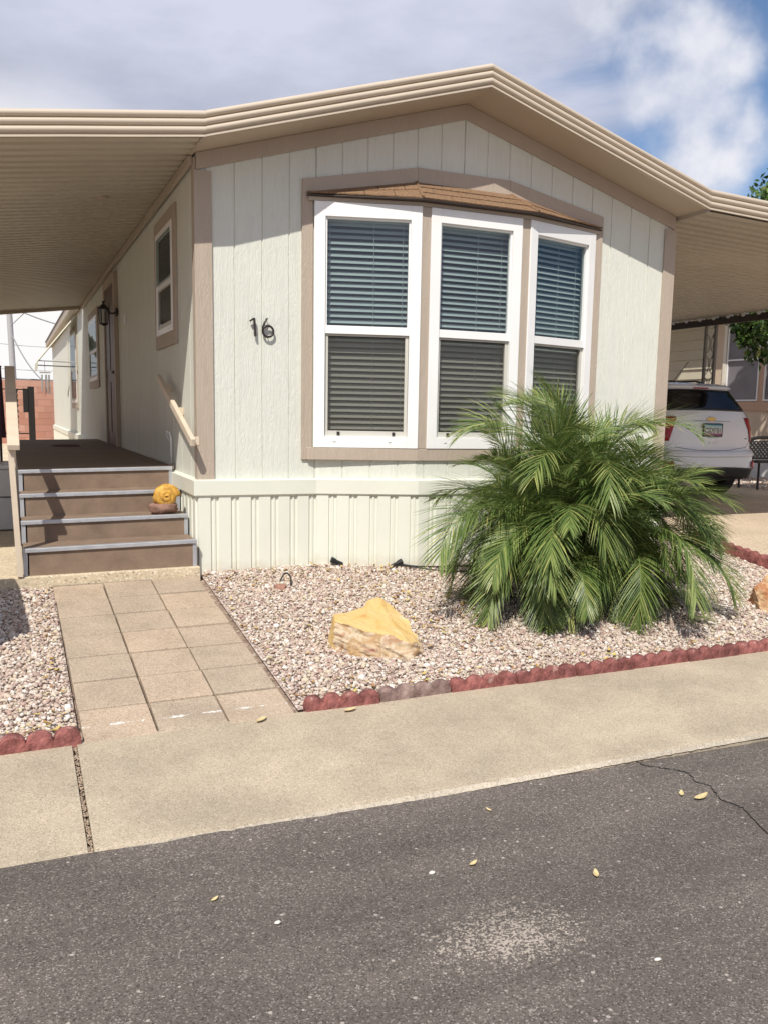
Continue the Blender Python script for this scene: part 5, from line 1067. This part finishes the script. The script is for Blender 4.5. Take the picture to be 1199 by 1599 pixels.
# window awning on the sunny far wall
wa = thing('window_awning', 'pleated cream window awning on the sunny far wall', 'awning', (-.35, 13, 2.4))
b_ = MB(); n = 20
for k in range(n):
    ya = 11.95 + 2.1 * k / n; yb = ya + 2.1 / n; ym = (ya + yb) / 2; b_.add([(-.03, ya, 2.98), (-.72, ya, 2.12), (-.72, ym, 2.15), (-.03, ym, 3.01), (-.72, yb, 2.12), (-.03, yb, 2.98)], [(0, 1, 2, 3), (3, 2, 4, 5)])
    b_.add([(-.72, ya, 2.12), (-.725, ya, 2.0), (-.725, ym, 1.96), (-.72, ym, 2.15), (-.725, yb, 2.0), (-.72, yb, 2.12)], [(0, 1, 2, 3), (3, 2, 4, 5)])
o = b_.build('canopy', mat('awning_cream', (.62, .60, .48), .6), wa)
for y_ in (11.98, 14.0): MB().tube([(-.02, y_, 2.12), (-.70, y_, 2.13)], .012, 6).build('arm', mat('arm_grey', (.35, .35, .35), .5), wa)
wc = thing('wind_chime', 'silver wind chime with tubes hanging from the far window awning', 'wind chime', (-.6, 12.2, 1.95))
MB().tube([(-.60, 12.0, 2.14), (-.60, 12.0, 1.93)], .004, 5).build('cord', BLACK, wc); SIL = mat('chime_metal', (.6, .6, .6), .3, metal=.7); MB().lathe((-.60, 12.0, 1.90), [(.1, 0), (.1, .02)], 16).build('top_disc', SIL, wc)
for k in range(5): a = k * 1.2566; MB().tube([(-.60 + .07 * math.cos(a), 12 + .07 * math.sin(a), 1.87), (-.60 + .07 * math.cos(a), 12 + .07 * math.sin(a), 1.50 + .03 * k)], .014, 6).build('tube', SIL, wc)
MB().tube([(-.60, 12.0, 1.87), (-.60, 12.0, 1.46)], .003, 5).build('striker_cord', BLACK, wc)
cd = tag(MB().tube([(-.03, 14.6, 2.7), (-.03, 14.6, 1.65), (-.05, 14.6, 1.6), (-.05, 14.6, 1.5)], .012, 6).build('downspout_cable', mat('cable_cream', (.6, .57, .48), .6)), 'cream cable running down the sunny far wall', 'cable')
# pole and wires
po = thing('utility_pole', 'pale grey utility pole with wires against the bright sky at far left', 'utility pole', (-1.0, 40, 0))
MB().tube([(-.93, 40, 0), (-1.0, 40, 3), (-1.12, 40, 9)], [.15, .14, .12], 12).build('pole', mat('pole_grey', (.42, .42, .43), .8), po)
WIRE = mat('wire_grey', (.25, .25, .26), .6)
def sag(a, b, s, n=14): a, b = Vector(a), Vector(b); return [a.lerp(b, k / n) - Vector((0, 0, s * 4 * (k / n) * (1 - k / n))) for k in range(n + 1)]
for a, b, s, r_ in [((-1.05, 40, 5.9), (3.5, 36, 4.6), .3, .03), ((-4, 42, 4.6), (4, 38, 4.2), .3, .012), ((-4, 42, 3.25), (4, 40, 3.1), .15, .012), ((-1.02, 40, 4.7), (.2, 38, 2.5), .25, .03), ((-1.0, 39.8, 5.0), (-.1, 39.5, 5.9), -.0, .02), ((-4, 42, 2.75), (4, 41, 2.65), .1, .04)]:
    MB().tube(sag(a, b, s), r_, 5).build('wire', WIRE, po)
